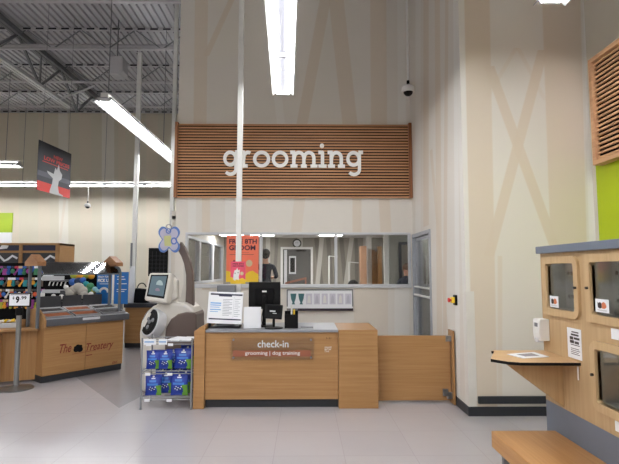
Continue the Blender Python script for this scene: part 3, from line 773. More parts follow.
f.text('FREE 8TH', Vector((a[0]+w_*.08, yy-.001, a[2]+h_*.82)), X, Z, w_*.86, h_*.105, -Y, .001, 1, bold=.03)
f.text('GROOM', Vector((a[0]+w_*.08, yy-.001, a[2]+h_*.68)), X, Z, w_*.82, h_*.11, -Y, .001, 1, bold=.03)
f.box(a[0]+w_*.1, a[0]+w_*.85, yy-.002, yy-.001, a[2]+h_*.585, a[2]+h_*.592, 1).box(a[0]+w_*.25, a[0]+w_*.7, yy-.002, yy-.001, a[2]+h_*.625, a[2]+h_*.63, 1)
f.build('printing', [M['yellow'], plain('aubergine_print', rgb(60, 22, 48), .6), M['tan']], t)
# price board below the window
yq = YW-.03
a = frontal(286.7, 289.3, 353, 310.8, yq)
t = thing('style_board', ((a[0]+a[1])/2, yq, a[2]), 'long framed board with a row of pictures on the wall under the window', 'notice board')
fr_ = MB(); w_, h_ = a[1]-a[0], a[3]-a[2]
fr_.box(a[0], a[1], yq-.012, YW-.001, a[3]-.018, a[3]).box(a[0], a[0]+.018, yq-.012, YW-.001, a[2]+.07, a[3]-.018).box(a[1]-.018, a[1], yq-.012, YW-.001, a[2]+.07, a[3]-.018).box(a[0], a[1], yq-.014, YW-.001, a[2], a[2]+.04)
fr_.build('frame', M['greymetal'], t, bevel=.002)
MB().box(a[0]+.01, a[1]-.01, yq-.004, YW-.001, a[2]+.035, a[3]-.01).build('board', M['paper'], t)
MB().box(a[0]+w_*.17, a[1]-.002, yq-.018, yq-.0125, a[2]+.004, a[2]+.04).build('title_strip', plain('aubergine_strip', rgb(48, 34, 48), .5), t)
pic = MB()
for k_ in range(8):
    u = .055+k_*.118; x0 = a[0]+w_*u; x1 = x0+w_*.09; z0 = a[2]+h_*.30; z1 = a[2]+h_*.80; xm = (x0+x1)/2
    if k_ < 2:
        pic.prism([(x0, yq-.006, z1), (x1, yq-.006, z1), (x1-.012, yq-.006, z0+.09), (xm+.015, yq-.006, z0+.03), (x1-.02, yq-.006, z0), (x0+.02, yq-.006, z0), (xm-.015, yq-.006, z0+.03), (x0+.012, yq-.006, z0+.09)], (0, -.003, 0), 0)
    else:
        pic.box(x0, x1, yq-.006, yq-.005, z0, z1, 1)
        pic.prism([(x0+.02, yq-.0065, z0+.02), (x1-.02, yq-.0065, z0+.02), (x1-.03, yq-.0065, z1-.05), (xm, yq-.0065, z1-.02), (x0+.03, yq-.0065, z1-.05)], (0, -.001, 0), 2 if k_ % 2 else 3)
pic.build('pictures', [plain('teal_print', rgb(62, 108, 112), .5), plain('pale_lilac_print', rgb(206, 204, 216), .5), plain('pale_grey_print', rgb(188, 188, 200), .5), M['white']], t)
# ------------------------------------------------------------------ pet kennel cabinets on the right
XK = 1.86
k_ = lambda px, py: at(px, py, x=XK-.015)
yF = at(546, 399, x=XK).y                       # far end of the cabinet run
yN_ = 1.9                                  # near end, beyond the picture
zTop = k_(536, 254).z; zPl = at(546, 399, x=XK).z
DK = XR-.12-XK-.3
cab = thing('kennel_cabinet', (XK+.4, (yF+yN_)/2, 0), 'pale maple pet kennel wall with glass doors and blue-grey top on the right', 'cabinet')
def kr(x0, y0, x1, y1):
    """rectangle on the cabinet face from its photo corners -> ya (far), yb (near), z0, z1"""
    A, B = k_(x0, y0), k_(x1, y1); return A.y, B.y, B.z, A.z
glassr = []
A = k_(545.5, 263); B = k_(575.2, 313); g1 = (B.y, A.y, (k_(545.5, 306.5).z+k_(575, 313.5).z)/2, (A.z+k_(575, 264).z)/2)
A = k_(589, 262); g2 = (A.y-(g1[1]-g1[0])*1.25, A.y, k_(589, 314).z, A.z)
A = k_(594.5, 348.5); g3 = (A.y-(g1[1]-g1[0])*1.25, A.y, k_(595.5, 402).z, A.z)
L2 = (g1[1]-g1[0])
g4 = (g2[0]-.16-L2*1.1, g2[0]-.16, g2[2], g2[3]); g5 = (g3[0]-.16-L2*1.1, g3[0]-.16, g3[2], g3[3])
# face panel with openings
ops = [g1, g2, g3, g4, g5]
mb = MB(); us = sorted({yN_, yF, *[o[0]+.0 for o in ops], *[o[1] for o in ops]})
for a, b in zip(us, us[1:]):
    hs = sorted([o for o in ops if o[0] < b-1e-6 and o[1] > a+1e-6], key=lambda o: o[2]); z = zPl
    for h in hs: mb.box(XK, XK+.02, a, b, z, h[2]); z = h[3]
    mb.box(XK, XK+.02, a, b, z, zTop)
mb.box(XK+.02, XK+DK, yF-.02, yF, zPl, zTop).box(XK+.02, XK+DK, yN_, yN_+.02, zPl, zTop)
mb.build('face_panel', M['maple'], cab)
MB().box(XK+.0, XK+DK, yN_, yF, 0, zPl).build('plinth', M['bluegrey'], cab)
MB().box(XK-.035, XK+DK, yN_, at(535.3, 250, x=XK-.035).y, zTop, zTop+.055).build('top_slab', M['bluegrey'], cab, bevel=.004)
M['kgrey'] = plain('kennel_grey_lining', rgb(128, 126, 118), .55)
M['kfill'] = emit('kennel_fill_glow', (1, .98, .94, 1), 5.0)  # added glow to brighten the kennel interiors, not a fitted lamp
M['kgrey2'] = plain('kennel_vent', rgb(66, 52, 44), .7)
M['silver'] = plain('latch_metal', rgb(70, 66, 60), .35, .6)
labs = []
def rrect(y0, y1, z0, z1, rad, corners):
    """outline on the face; corners = which are rounded (ll, lr(far,low).. order: near-low, far-low, far-high, near-high)"""
    pts = []
    for i, (y, z, a0) in enumerate(((y0, z0, 180), (y1, z0, 270), (y1, z1, 0), (y0, z1, 90))):
        if corners[i]:
            cy = y+(rad if i in (0, 3) else -rad); cz = z+(rad if i in (0, 1) else -rad)
            pts += [(cy+rad*math.cos(math.radians(a0+9*j)), cz+rad*math.sin(math.radians(a0+9*j))) for j in range(11)]
        else: pts.append((y, z))
    return pts
def kdoor(g, side, rounded, fw=.05):
    """door: rounded wooden frame round a glass pane, and the lined kennel behind"""
    y0, y1, z0, z1 = g
    o = rrect(y0-fw, y1+fw, z0-fw, z1+fw, .07, rounded)
    i_ = rrect(y0, y1, z0, z1, .02, (1, 1, 1, 1))
    # resample both outlines by angle so that the ring closes
    cy, cz = (y0+y1)/2, (z0+z1)/2
    def ray(poly, t):
        d = (math.cos(t), math.sin(t)); best = None
        for a, b in zip(poly, poly[1:]+poly[:1]):
            ex, ey = b[0]-a[0], b[1]-a[1]; den = d[0]*ey-d[1]*ex
            if abs(den) < 1e-12: continue
            tt = ((a[0]-cy)*ey-(a[1]-cz)*ex)/den; ss = ((a[0]-cy)*d[1]-(a[1]-cz)*d[0])/den
            if tt > 0 and -1e-6 <= ss <= 1+1e-6: best = tt if best is None else min(best, tt)
        return (cy+d[0]*best, cz+d[1]*best)
    ang = {math.atan2(p[1]-cz, p[0]-cy) for p in o} | {math.atan2(p[1]-cz, p[0]-cy) for p in i_}
    ang = sorted(ang)
    ro = [ray(o, t) for t in ang]; ri = [ray(i_, t) for t in ang]; n = len(ang)
    vs = [(XK-.02, *p) for p in ro]+[(XK-.02, *p) for p in ri]+[(XK-.0005, *p) for p in ro]+[(XK+.02, *p) for p in ri]
    fs = []
    for a in range(n):
        b = (a+1) % n
        fs += [(a, b, n+b, n+a), (a, 2*n+a, 2*n+b, b), (n+a, n+b, 3*n+b, 3*n+a)]
    d = MB().add(vs, fs).build('door', M['maplefr'], cab, bevel=.006, fix=True)
    MB().box(XK+.006, XK+.010, y0+.0005, y1-.0005, z0+.0005, z1-.0005).build('door_glass', M['glassk'], d)
    yl = y0-fw*.55 if side < 0 else y1+fw*.45
    MB().tube((XK-.02, yl, cz), (XK-.034, yl, cz), .009, 10).build('latch', M['silver'], d, 40)
    k = MB(); D = XK+.13
    k.box(D, D+.01, y0, y1, z0, z1+.045).box(XK+.021, D, y0-.01, y0, z0, z1+.045).box(XK+.021, D, y1, y1+.01, z0, z1+.045).box(XK+.021, D, y0, y1, z0-.01, z0).box(XK+.021, D, y0, y1, z1+.045, z1+.055)
    k.build('kennel_lining', M['kgrey'], cab)
    MB().box(XK+.023, XK+.045, y0+.03, y1-.03, z1+.03, z1+.042).build('kennel_fill_glow', M['kfill'], cab)  # unseen glowing strip added above the opening to lighten the lining
    v = MB(); n = 7
    for q in range(n):
        yy = y0+.05+(y1-y0-.1)*q/(n-1)
        for zz in (z1-.07, z0+.09): v.box(D-.004, D-.0005, yy-.012, yy+.012, zz-.012, zz+.012)
    v.build('vent_slots', M['kgrey2'], cab)
kdoor(g1, -1, (1, 0, 0, 1)); kdoor(g2, 1, (0, 0, 0, 0)); kdoor(g3, 1, (0, 1, 1, 0)); kdoor(g4, 1, (0, 0, 0, 0)); kdoor(g5, 1, (0, 0, 0, 0))
# stickers on the glass
M['orangep'] = plain('orange_dog_print', rgb(206, 120, 80), .5); M['darkp'] = plain('dark_cat_print', rgb(52, 44, 44), .5)
def sticker(x0, y0, x1, y1, lab):
    A, B = k_(x0, y0), k_(x1, y1); ya, yb_, za, zb2 = B.y, A.y, B.z, A.z
    t = thing('pet_sticker', (XK-.022, (ya+yb_)/2, za), lab, 'sticker', 'white stickers with two pet faces')
    w, h = yb_-ya, zb2-za; X0 = XK+.0045
    P_ = lambda u, v, e: Vector((X0-e, yb_-w*u, za+h*v))
    MB().box(X0-.0015, X0, ya, yb_, za, zb2).build('card', M['paper'], t)
    f = MB()
    f.prism([P_(u, v, .002) for u, v in ((.2, .35), (.18, .75), (.28, .68), (.36, .78), (.48, .66), (.48, .35), (.36, .28))], (-.0008, 0, 0), 0)
    f.prism([P_(u, v, .002) for u, v in ((.5, .3), (.5, .7), (.62, .8), (.76, .72), (.84, .45), (.72, .3))], (-.0008, 0, 0), 1)
    f.prism([P_(u, v, .002) for u, v in ((.15, .12), (.85, .12), (.85, .2), (.15, .2))], (-.0006, 0, 0), 2)
    f.build('printing', [M['darkp'], M['orangep'], M['alu']], t)
sticker(547.3, 295.5, 556.2, 308, 'white sticker with two pet faces on the far upper kennel door')
sticker(592.3, 298.5, 606.3, 313.5, 'white sticker with two pet faces on the nearer upper kennel door')
def card(x0, y0, x1, y1, name, lab, cat, mat_, pr=None, e=.004):
    A, B = k_(x0, y0), k_(x1, y1)
    t = thing(name, (XK-e, (A.y+B.y)/2, B.z), lab, cat)
    MB().box(XK-e, XK-.0005, B.y, A.y, B.z, A.z).build('card', mat_, t)
    return t, A, B
t, A, B = card(565.3, 327, 580.3, 361, 'kennel_notice', 'white printed sheet taped to the maple cabinet above the shelf', 'notice', M['paper'])
f = MB(); w, h = A.y-B.y, A.z-B.z; P_ = lambda u, v: Vector((XK-.0045, A.y-w*u, B.z+h*v))
for (u0, u1, v0, v1) in ((.35, .85, .86, .9), (.3, .85, .76, .82), (.2, .45, .62, .72), (.5, .9, .64, .71), (.2, .5, .5, .6), (.55, .85, .5, .58), (.25, .9, .44, .465), (.25, .85, .32, .34), (.25, .9, .26, .28), (.25, .8, .2, .22), (.25, .88, .14, .16)):
    f.prism([P_(u0, v0), P_(u1, v0), P_(u1, v1), P_(u0, v1)], (-.0008, 0, 0))
f.build('printing', M['darkp'], t)
card(609, 328, 622, 341.5, 'door_label', 'blank cream label under the nearer upper kennel door', 'label', M['paper'])
card(613, 420.5, 626, 437, 'door_label', 'blank cream label under the lower kennel door above the plinth', 'label', M['paper'])
# sanitiser dispenser
A, B = k_(536, 317), k_(549, 341.5)
ya, yb_ = B.y+.0, B.y+.11
t = thing('soap_dispenser', (XK-.05, (ya+yb_)/2, B.z), 'white wall-mounted hand sanitiser dispenser on the cabinet end above the shelf', 'dispenser')
mb = MB(); mb.prism([(XK-.001, yb_, B.z), (XK-.075, yb_, B.z+.0), (XK-.082, yb_, B.z+.06), (XK-.078, yb_, A.z-.01), (XK-.07, yb_, A.z), (XK-.001, yb_, A.z)], (0, -.10, 0)); mb.build('casing', M['white'], t, bevel=.012, seg=3)
MB().box(XK-.083, XK-.075, ya+.035, yb_-.03, A.z-.06, A.z-.03).build('window', M['greymetal'], t, bevel=.003)
MB().box(XK-.085, XK-.04, ya+.03, yb_-.03, B.z-.012, B.z+.02).build('nozzle', M['alu'], t, bevel=.004)
# writing shelf with its bracket
zs = at(581, 362.5, x=XK).z
S0 = at(491.3, 350.5, z=zs); S1 = at(512.5, 362, z=zs); S2 = at(581, 362.5, x=XK)
yfar = S0.y+.02
out = [(XK-.001, S2.y), (S1.x+.05, S1.y-.01), (S1.x-.02, S1.y+.02), (S1.x-.10, S1.y+.12), (S0.x+.01, S0.y-.03), (S0.x, S0.y), (S0.x+.03, S0.y+.02), (XK-.001, S0.y+.02)]
t = thing('writing_shelf', (XK-.25, (S2.y+yfar)/2, zs-.3), 'maple writing shelf with black edge and rounded corner fixed to the cabinet', 'shelf')
MB().prism([(x, y, zs-.022) for x, y in out], (0, 0, .02), 0, side=1).build('shelf_top', [wood('maple_top', rgb(190, 152, 106), rgb(204, 168, 124), 0, .4), M['black']], t)
yb2 = (S2.y+yfar)/2-.02
bb0, bb1 = at(520, 366, y=yb2+.1), at(565, 399, x=XK)
MB().prism([(XK-.001, yb2, zs-.023), (XK-.42, yb2, zs-.023), (XK-.40, yb2, zs-.06), (XK-.001, yb2, zPl+.01)], (0, .025, 0)).build('bracket', M['maple'], t, bevel=.002)
# papers on shelf
a = [at(507, 354.5, z=zs), at(523, 358.5, z=zs), at(549, 357, z=zs), at(534, 352.5, z=zs)]
t = thing('shelf_papers', ((a[0]+a[2])/2), 'white printed sheets lying on the maple writing shelf', 'paper')
MB().prism([p_+Z*.0 for p_ in a], (0, 0, .004)).build('sheet', M['paper'], t)
cen = (a[0]+a[1]+a[2]+a[3])/4
MB().prism([cen+(p_-cen)*.55+Z*.0045 for p_ in a], (0, 0, .0008)).build('printing', plain('grey_photo_print', rgb(138, 132, 138), .5), t)
c = k_(577.2, 364)
tag(MB().tube((XK-.012, c.y, zs-.03), (XK-.012, c.y, zs-.12), .005, 8).build('hanging_pen', M['white']), 'thin white pen hanging from the cabinet just under the shelf', 'pen')
# bench
zBn = .42
B0, B1, = at(491, 430.5, z=zBn), at(554, 430.5, z=zBn)
bx0, bx1_ = B0.x, XK-.003; by1 = yF-.03
by1 = (B0.y+B1.y)/2
tb = k_(491, 447)
th = zBn-at(491, 447, x=bx0).z if False else .115
t = thing('wooden_bench', ((bx0+bx1_)/2, (by1+yN_)/2, 0), 'oak-topped bench with thick edge running along the kennel plinth', 'bench')
MB().box(bx0, bx1_, yN_, by1, zBn-th, zBn).build('seat', wood('bench_oak', rgb(172, 124, 74), rgb(190, 143, 92), 1, .4), t, bevel=.006)
MB().box(bx0+.06, bx0+.10, by1-.07, by1-.03, 0, zBn-th).build('leg', M['greymetal'], t)
MB().box(bx0+.06, bx0+.10, yN_+.1, yN_+.14, 0, zBn-th).build('leg', M['greymetal'], t)
MB().box(bx0+.06, bx0+.10, yN_+.14, by1-.07, .04, .08).build('stretcher', M['greymetal'], t)

# ------------------------------------------------------------------ dome cameras
def dome(px, pyt, pyb, y, lab, r=.097):
    c = at(px, pyb, y=y)
    t = thing('dome_camera', (c.x, y, c.z), lab, 'security camera', 'dome cameras on drop poles')
    MB().tube((c.x, y, c.z+r*2.4), (c.x, y, H-.06 if y < 12 else ZL+.02), .017, 10).build('drop_pole', M['white'], t, 40)
    MB().tube((c.x, y, c.z+r*1.7), (c.x, y, c.z+r*2.5), .022, 10).build('coupling', M['blackmatt'], t, 40)
    MB().lathe([(.0, r*1.75), (r*.6, r*1.72), (r, r*1.35), (r*1.02, r*.75), (r*.95, r*.62), (0, r*.6)], (c.x, y, c.z), 20).build('housing', M['white'], t, 40)
    MB().ball((c.x, y, c.z+r*.72), r*.74, n=18, k=12).build('dome', M['black'], t, 60)
dome(408.3, 0, 96, 6.9, 'white dome camera on a long white pole right of the grooming sign')
dome(87.5, 185, 208.5, 14.0, 'small dome camera hanging under the far level strip light', .09)

# ------------------------------------------------------------------ sale banner
pA, pB = at(39, 139.5, y=8.6), at(71, 154, z=0)
zt_ = pA.z
pB = at(71.5, 154, z=zt_)
pz0 = at(36.6, 189.5, y=8.6).z
U = (pB-pA).normalized(); wid = (pB-pA).length; hgt = zt_-pz0; O = Vector((pA.x-.0, pA.y, pz0)); NN = U.cross(Z).normalized()
t = thing('sale_banner', O+U*wid/2, 'hanging black and red NEW LOW PRICES banner with a white dog', 'banner')
MB().prism([O, O+U*wid, O+U*wid+Z*hgt, O+Z*hgt], -NN*.006).build('card', plain('dark_slate_print', rgb(34, 36, 46), .5), t)
f = MB(); Q = lambda u, v, e=.001: O+U*wid*u+Z*hgt*v+NN*e
f.prism([Q(0, 0), Q(1, 0), Q(1, .19), Q(0, .19)], NN*.001, 0)
f.prism([Q(0, .30), Q(1, .30), Q(1, .40), Q(0, .40)], NN*.001, 2)
f.prism([Q(u, v, .0025) for u, v in ((.36, .05), (.42, .2), (.44, .32), (.28, .40), (.26, .44), (.46, .42), (.5, .56), (.55, .52), (.6, .66), (.64, .53), (.72, .46), (.70, .36), (.62, .30), (.60, .18), (.64, .05), (.78, .02), (.76, .0), (.36, 0))], NN*.001, 1)
f.text('NEW', Q(.44, .745, .002), U, Z, wid*.28, hgt*.07, NN, .001, 0, bold=.03)
f.text('LOW PRICES', Q(.16, .645, .002), U, Z, wid*.78, hgt*.08, NN, .001, 0, bold=.03)
f.prism([Q(.12, .60), Q(.9, .60), Q(.9, .615), Q(.12, .615)], NN*.001, 0)
f.build('printing', [M['red'], plain('white_dog_print', rgb(190, 190, 192), .5), plain('grey_band_print', rgb(78, 80, 92), .5)], t)
MB().tube(O+U*wid*.1+Z*hgt, Vector(((O+U*wid*.1).x, (O+U*wid*.1).y, H-.05)), .004, 6).tube(O+U*wid*.9+Z*hgt, Vector(((O+U*wid*.9).x, (O+U*wid*.9).y, H-.05)), .004, 6).build('hanging_wire', M['greymetal'], t)

# ------------------------------------------------------------------ treat stand (bulk bins)
A = at(41.5, 384, z=0); B = at(122, 369.5, z=0)
u = Vector((B.x-A.x, B.y-A.y, 0)); LW = u.length; u.normalize(); v = Vector((-u.y, u.x, 0))
ang = math.atan2(u.y, u.x)
T = Matrix.Translation(Vector((A.x, A.y, 0))) @ Matrix.Rotation(ang, 4, 'Z')     # local: x along front, y into the stand
stand = thing('treat_stand', (A.x, A.y, 0), 'wood-fronted bulk treat stand with lettering The Treatery and angled bins', 'display stand', rz=ang)
zf = .80; D = .46
mb = MB(T); mb.box(0, LW*.5-.003, 0, .02, .10, zf).box(LW*.5+.003, LW, 0, .02, .10, zf); mb.build('front_panel', M['oak'], stand, bevel=.002)
MB(T).box(0, LW, .03, D, 0.005, .10).build('toe_kick', M['base'], stand)
MB(T).box(0.002, LW-.002, .02, D, .10, zf).build('carcass', M['oakv'], stand)
# sloped tray body: front z .80-.90, back 1.0
MB(T).prism([(0, -.06, zf), (0, -.06, zf+.10), (0, D+.02, zf+.22), (0, D+.02, zf)], (LW+.05, 0, 0)).build('tray_body', M['lam'], stand, bevel=.004)
MB(T).box(-.0, LW+.055, -.075, -.062, zf, zf+.095).build('front_strip', plain('slate_strip', rgb(96, 98, 104), .3, .4), stand, bevel=.004)
MB(T).box(LW*.42, LW*.64, -.079, -.0755, zf+.05, zf+.085).build('label_strip', M['alu'], stand)
# side cheek
MB(T).prism([(-.03, -.07, zf-.04), (-.03, -.07, zf+.09), (-.03, .0, zf+.16), (-.03, .2, zf+.26), (-.03, .45, zf+.22), (-.03, .45, zf-.04)], (.03, 0, 0)).build('side_cheek', M['oak'], stand, bevel=.003)
M['treat'] = plain('brown_dog_treats', rgb(150, 84, 48), .7, var=.35, scale=60, bump=.6)
M['treatd'] = plain('dark_dog_treats', rgb(52, 48, 48), .7, var=.35, scale=60, bump=.6)
sl_ = .12/(D+.08); zt0 = zf+.10
def zz(yv): return zt0+(yv+.06)*sl_
cw = (LW+.03)/3
for r in range(2):
    for c in range(3):
        x0 = .02+c*cw; x1 = x0+cw-.05; y0_ = -.02+r*.24; y1_ = y0_+.19
        bn = MB(T)
        for (xa_, xb_, ya_, yb_) in ((x0, x1, y0_-.01, y0_), (x0, x1, y1_, y1_+.01), (x0-.01, x0, y0_-.01, y1_+.01), (x1, x1+.01, y0_-.01, y1_+.01)):
            bn.prism([(xa_, ya_, zz(ya_)-.01), (xa_, ya_, zz(ya_)+.028), (xa_, yb_, zz(yb_)+.028), (xa_, yb_, zz(yb_)-.01)], (xb_-xa_, 0, 0))
        b_ = bn.build('bin', M['chrome'] if r == 0 else M['alu'], stand)
        tr = MB(T); dark = (c == 2 and r == 0) or (r == 1 and c != 1)
        nx, ny = 9, 7; vs = []
        for j in range(ny):
            for i in range(nx):
                xx = x0+(x1-x0)*i/(nx-1); yy_ = y0_+(y1_-y0_)*j/(ny-1)
                vs.append((xx, yy_, zz(yy_)+.012+random.uniform(-.006, .010)*(0 < i < nx-1 and 0 < j < ny-1)))
        tr.add(vs, [(j*nx+i, j*nx+i+1, (j+1)*nx+i+1, (j+1)*nx+i) for j in range(ny-1) for i in range(nx-1)])
        tag(tr.build('treats', M['treatd'] if dark else M['treat'], b_), kind='stuff')
# lettering on the front
NF = (T.to_3x3() @ Vector((0, -1, 0)))
def onf(xx, zz_): return T @ Vector((xx, -.001, zz_))
f = MB()
def fx(px, py):
    p_ = at(px, py, z=0); 
    # intersection of the pixel ray with the front plane
    d = CR @ Vector(((px-CX)/F, -(py-CY)/F, -1)); nrm = NF; tt = (Vector((A.x, A.y, 0))-EYE).dot(nrm)/d.dot(nrm)
    q = EYE+d*tt; return (q-Vector((A.x, A.y, 0))).dot(u), q.z
x0, z0 = fx(59.5, 353.5); x1, z1 = fx(71.5, 346.5)
f.text('The', onf(x0, z0), u, Z, x1-x0, .13, NF, .0015, bold=.01, shear=.35)
x0, z0 = fx(86, 351.5); x1, z1 = fx(113.5, 343)
f.text('Treatery', onf(x0, z0-.03), u, Z, x1-x0, .15, NF, .0015, bold=.01, shear=.35)
x0, z0 = fx(72, 354.3); x1, z1 = fx(96, 353)
f.prism([onf(x0, z0), onf(x1, z0+.012), onf(x1, z0+.018), onf(x0, z0+.005)], NF*.001)
x0, z0 = fx(86, 356); x1, z1 = fx(92, 355)
f.prism([onf(x0, z0), onf(x1, z0+.003), onf(x1, z0+.015), onf(x0, z0+.012)], NF*.001)
f.build('lettering', M['brownred'], stand)
cx_, cz_ = fx(78.3, 348.5)
hole = MB()
for (dx, dz, r_) in ((-.03, -.012, .038), (.025, -.015, .04), (-.008, .025, .036), (.035, .03, .022), (-.045, .02, .02)):
    hole.prism([onf(cx_+dx+r_*1.1*math.cos(i*.393), cz_+dz+r_*math.sin(i*.393)) for i in range(16)], NF*(.0012+r_*.01))
hole.build('emblem', M['blackmatt'], stand)
x0, z0 = fx(112, 364); f = MB(); f.text('E&S', onf(x0, z0), u, Z, .09, .04, NF, .001, bold=.01, shear=.3); f.build('maker_mark', M['brownred'], stand)
# rear divider panels in charcoal
for (xa_, xb_) in ((.12, .42), (.45, .74), (.77, 1.08)):
    MB(T).box(xa_, xb_, D-.0, D+.02, zf+.22, zf+.40).build('divider', M['charcoal'], stand, bevel=.003)
# steel posts with gabled wood caps and the acrylic canopy
zc0 = 1.545; M['postgrey'] = plain('slate_post', rgb(104, 110, 118), .4, .4)
zcap = at(36, 266, y=A.y+.2).z
for xx, side in ((-.07, 'l'), (LW-.10, 'r')):
    for yy_ in (.06, .38):
        if side == 'l': MB(T).box(xx-.02, xx+.02, yy_-.02, yy_+.02, .772, zcap).build('post', M['postgrey'], stand, bevel=.006)
        else:
            pts = [T @ Vector((xx+.05, yy_, zf+.12)), T @ Vector((xx+.05, yy_, zcap-.12)), T @ Vector((xx+.03, yy_, zcap-.04)), T @ Vector((xx-.04, yy_, zcap))]
            MB().path(pts, .024, 8).build('post', M['postgrey'], stand, 50)
    gy0, gy1 = -.03, .47; gm = (gy0+gy1)/2
    g_ = MB(T); g_.prism([(xx-.06, gy0+.03, zcap), (xx-.06, gy1-.03, zcap), (xx-.06, gy1-.03, zcap+.06), (xx-.06, gm, zcap+.17), (xx-.06, gy0+.03, zcap+.06)], (.12, 0, 0)); g_.build('gable_cap', wood('gable_wood', rgb(132, 92, 60), rgb(160, 116, 80), 1), stand, bevel=.004)
MB(T).prism([(-.02, .04, zc0), (LW-.06, .04, zc0), (LW-.06, .27, zc0+.172), (-.02, .27, zc0+.172)], (0, 0, .008)).build('canopy', glass('canopy_acrylic', (.72, .74, .78, 1), 4.0, .06), stand)
MB(T).box(-.05, LW-.07, .02, .04, zc0-.02, zc0).box(-.05, LW-.12, .272, .29, zc0+.155, zc0+.172).build('canopy_rail', M['postgrey'], stand)
# left bay of the stand, facing the camera
a0, a1 = at(-14, 385.5, z=0), at(38.5, 381.2, z=0)
u2 = Vector((a1.x-a0.x, a1.y-a0.y, 0)); L2_ = u2.length; u2.normalize(); ang2 = math.atan2(u2.y, u2.x)
T2 = Matrix.Translation(Vector((a0.x, a0.y, 0))) @ Matrix.Rotation(ang2, 4, 'Z')
st2 = thing('treat_stand_end', (a0.x, a0.y, 0), 'wood end bay of the treat stand with a curved shelf, behind the price post', 'display stand', rz=ang2)
zz0 = .74
cl = T2.inverted() @ (Vector((A.x, A.y, 0))+v*.44-u*.045); cl.z = 0
MB(T2).prism([(0, 0, .03), (L2_, 0, .03), (cl.x, cl.y, .03), (0, cl.y, .03)], (0, 0, zz0-.032)).build('front_panel', M['oakv'], st2, bevel=.002)
MB(T2).prism([(.02, -.16, zz0), (L2_-.02, -.16, zz0), (L2_-.01, 0, zz0), (cl.x, cl.y, zz0), (.02, cl.y, zz0)], (0, 0, .03)).build('shelf', M['oak'], st2, bevel=.006)
MB(T2).box(.0, cl.x-.03, cl.y-.02, cl.y, zz0+.03, zz0+.14).build('back_rail', M['oak'], st2, bevel=.004)
MB(T2).prism([(-.0, -.12, .06)]+[(0, -.12-.04*math.sin(i*.4), .06+i*.09) for i in range(1, 8)]+[(0, 0, .7), (0, 0, .06)], (.16, 0, 0)).build('curved_side', M['oak'], st2, bevel=.004)
MB(T2).box(.04, .12, -.2, -.11, .28, .52).build('dark_box', M['charcoal'], st2, bevel=.01)
# yellow tub of chews behind the end bay
tag(MB(T2).box(.06, cl.x-.08, .05, cl.y-.05, zz0+.031, zz0+.10).build('chew_tray', M['alu'], bevel=.01), 'shallow tray of chews on the end bay behind the price sign', 'tray')
for i in range(14):
    p_ = T2 @ Vector((.12+random.random()*max(.1, cl.x-.26), .08+random.random()*max(.05, cl.y-.16), zz0+.118))
    tag(MB().tube(p_-Vector((.04, 0, 0)), p_+Vector((.04, random.uniform(-.03, .03), random.uniform(0, .03))), .016, 8).build('dog_chew', [M['yellow'], M['tan'], M['white']][i % 3], None, 50), 'small pale dog chew piled in the tray behind the price sign', 'chew', 'chews in the tray')

# stanchion with price sign
c = at(15.8, 389, z=0)
t = thing('price_stanchion', (c.x, c.y, 0), 'brushed steel stanchion on a round base holding the 9.99 price sign', 'stanchion')
MB().lathe([(0, 0), (.215, 0), (.215, .012), (.19, .026), (.05, .045), (.035, .06), (0, .06)], (c.x, c.y, 0.001), 32).build('base', M['steel'], t, 40)
ptop = at(19.3, 313, y=c.y)
MB().tube((c.x, c.y, .05), (ptop.x, c.y, ptop.z), .033, 20).build('post', M['steel'], t, 40)
pt2 = at(19.5, 309, y=c.y)
MB().tube((ptop.x, c.y, ptop.z-.03), (ptop.x, c.y, ptop.z+.07), .045, 20).tube((ptop.x, c.y, ptop.z+.07), (ptop.x, c.y, ptop.z+.12), .02, 12).build('belt_head', M['black'], t, 40)
a = frontal(7.8, 292.8, 31, 306.8, c.y-.03)
fr_ = MB(); yy = c.y-.03
MB().box(a[0], a[1], yy, yy+.02, a[2], a[3]).build('sign_frame', M['black'], t, bevel=.003)
MB().box(a[0]+.016, a[1]-.016, yy-.002, yy, a[2]+.016, a[3]-.016).build('sign_card', M['paper'], t)
w_, h_ = a[1]-a[0], a[3]-a[2]
MB().text('$', Vector((a[0]+w_*.2, yy-.003, a[2]+h_*.52)), X, Z, None, h_*.22, -Y, .001, bold=.02).text('9', Vector((a[0]+w_*.34, yy-.003, a[2]+h_*.26)), X, Z, w_*.17, h_*.50, -Y, .001, bold=.05).text('.99', Vector((a[0]+w_*.54, yy-.003, a[2]+h_*.52)), X, Z, w_*.28, h_*.24, -Y, .001, bold=.03).box(a[0]+w_*.1, a[0]+w_*.9, yy-.003, yy-.0021, a[3]-h_*.16, a[3]-h_*.12).build('price', M['blackmatt'], t)
# ------------------------------------------------------------------ behind the treat stand
# far shelving with navy header panels
yb_s = 11.0
X0s = -8.6; X1s = at(59.5, 250, y=yb_s).x
zt_ = at(40, 243, y=yb_s).z
t = thing('far_shelving', ((X0s+X1s)/2, yb_s+.4, 0), 'tall light wood shelving with navy header panels at the far left', 'shelving')
zr = at(40, 251.5, y=yb_s).z
w = MB(); w.box(X0s, X1s, yb_s, yb_s+.72, zt_-.05, zt_).box(X0s, X1s, yb_s, yb_s+.02, zr-.03, zr+.02)
w.box(X1s-.05, X1s, yb_s, yb_s+.72, 0, zt_)
for xx in (at(20.5, 250, y=yb_s).x, X1s-.06, -8.0): w.box(xx-.035, xx+.035, yb_s-.005, yb_s+.05, 0, zt_)
w.build('wood_frame', M['oak'], t, bevel=.003)
MB().box(X0s, X1s-.06, yb_s+.03, yb_s+.05, zr+.02, zt_-.05).build('header_panel', M['navy'], t)
MB().box(X0s, X1s-.06, yb_s+.04, yb_s+.06, 0.0, zr-.03).build('back_panel', M['charcoal'], t)
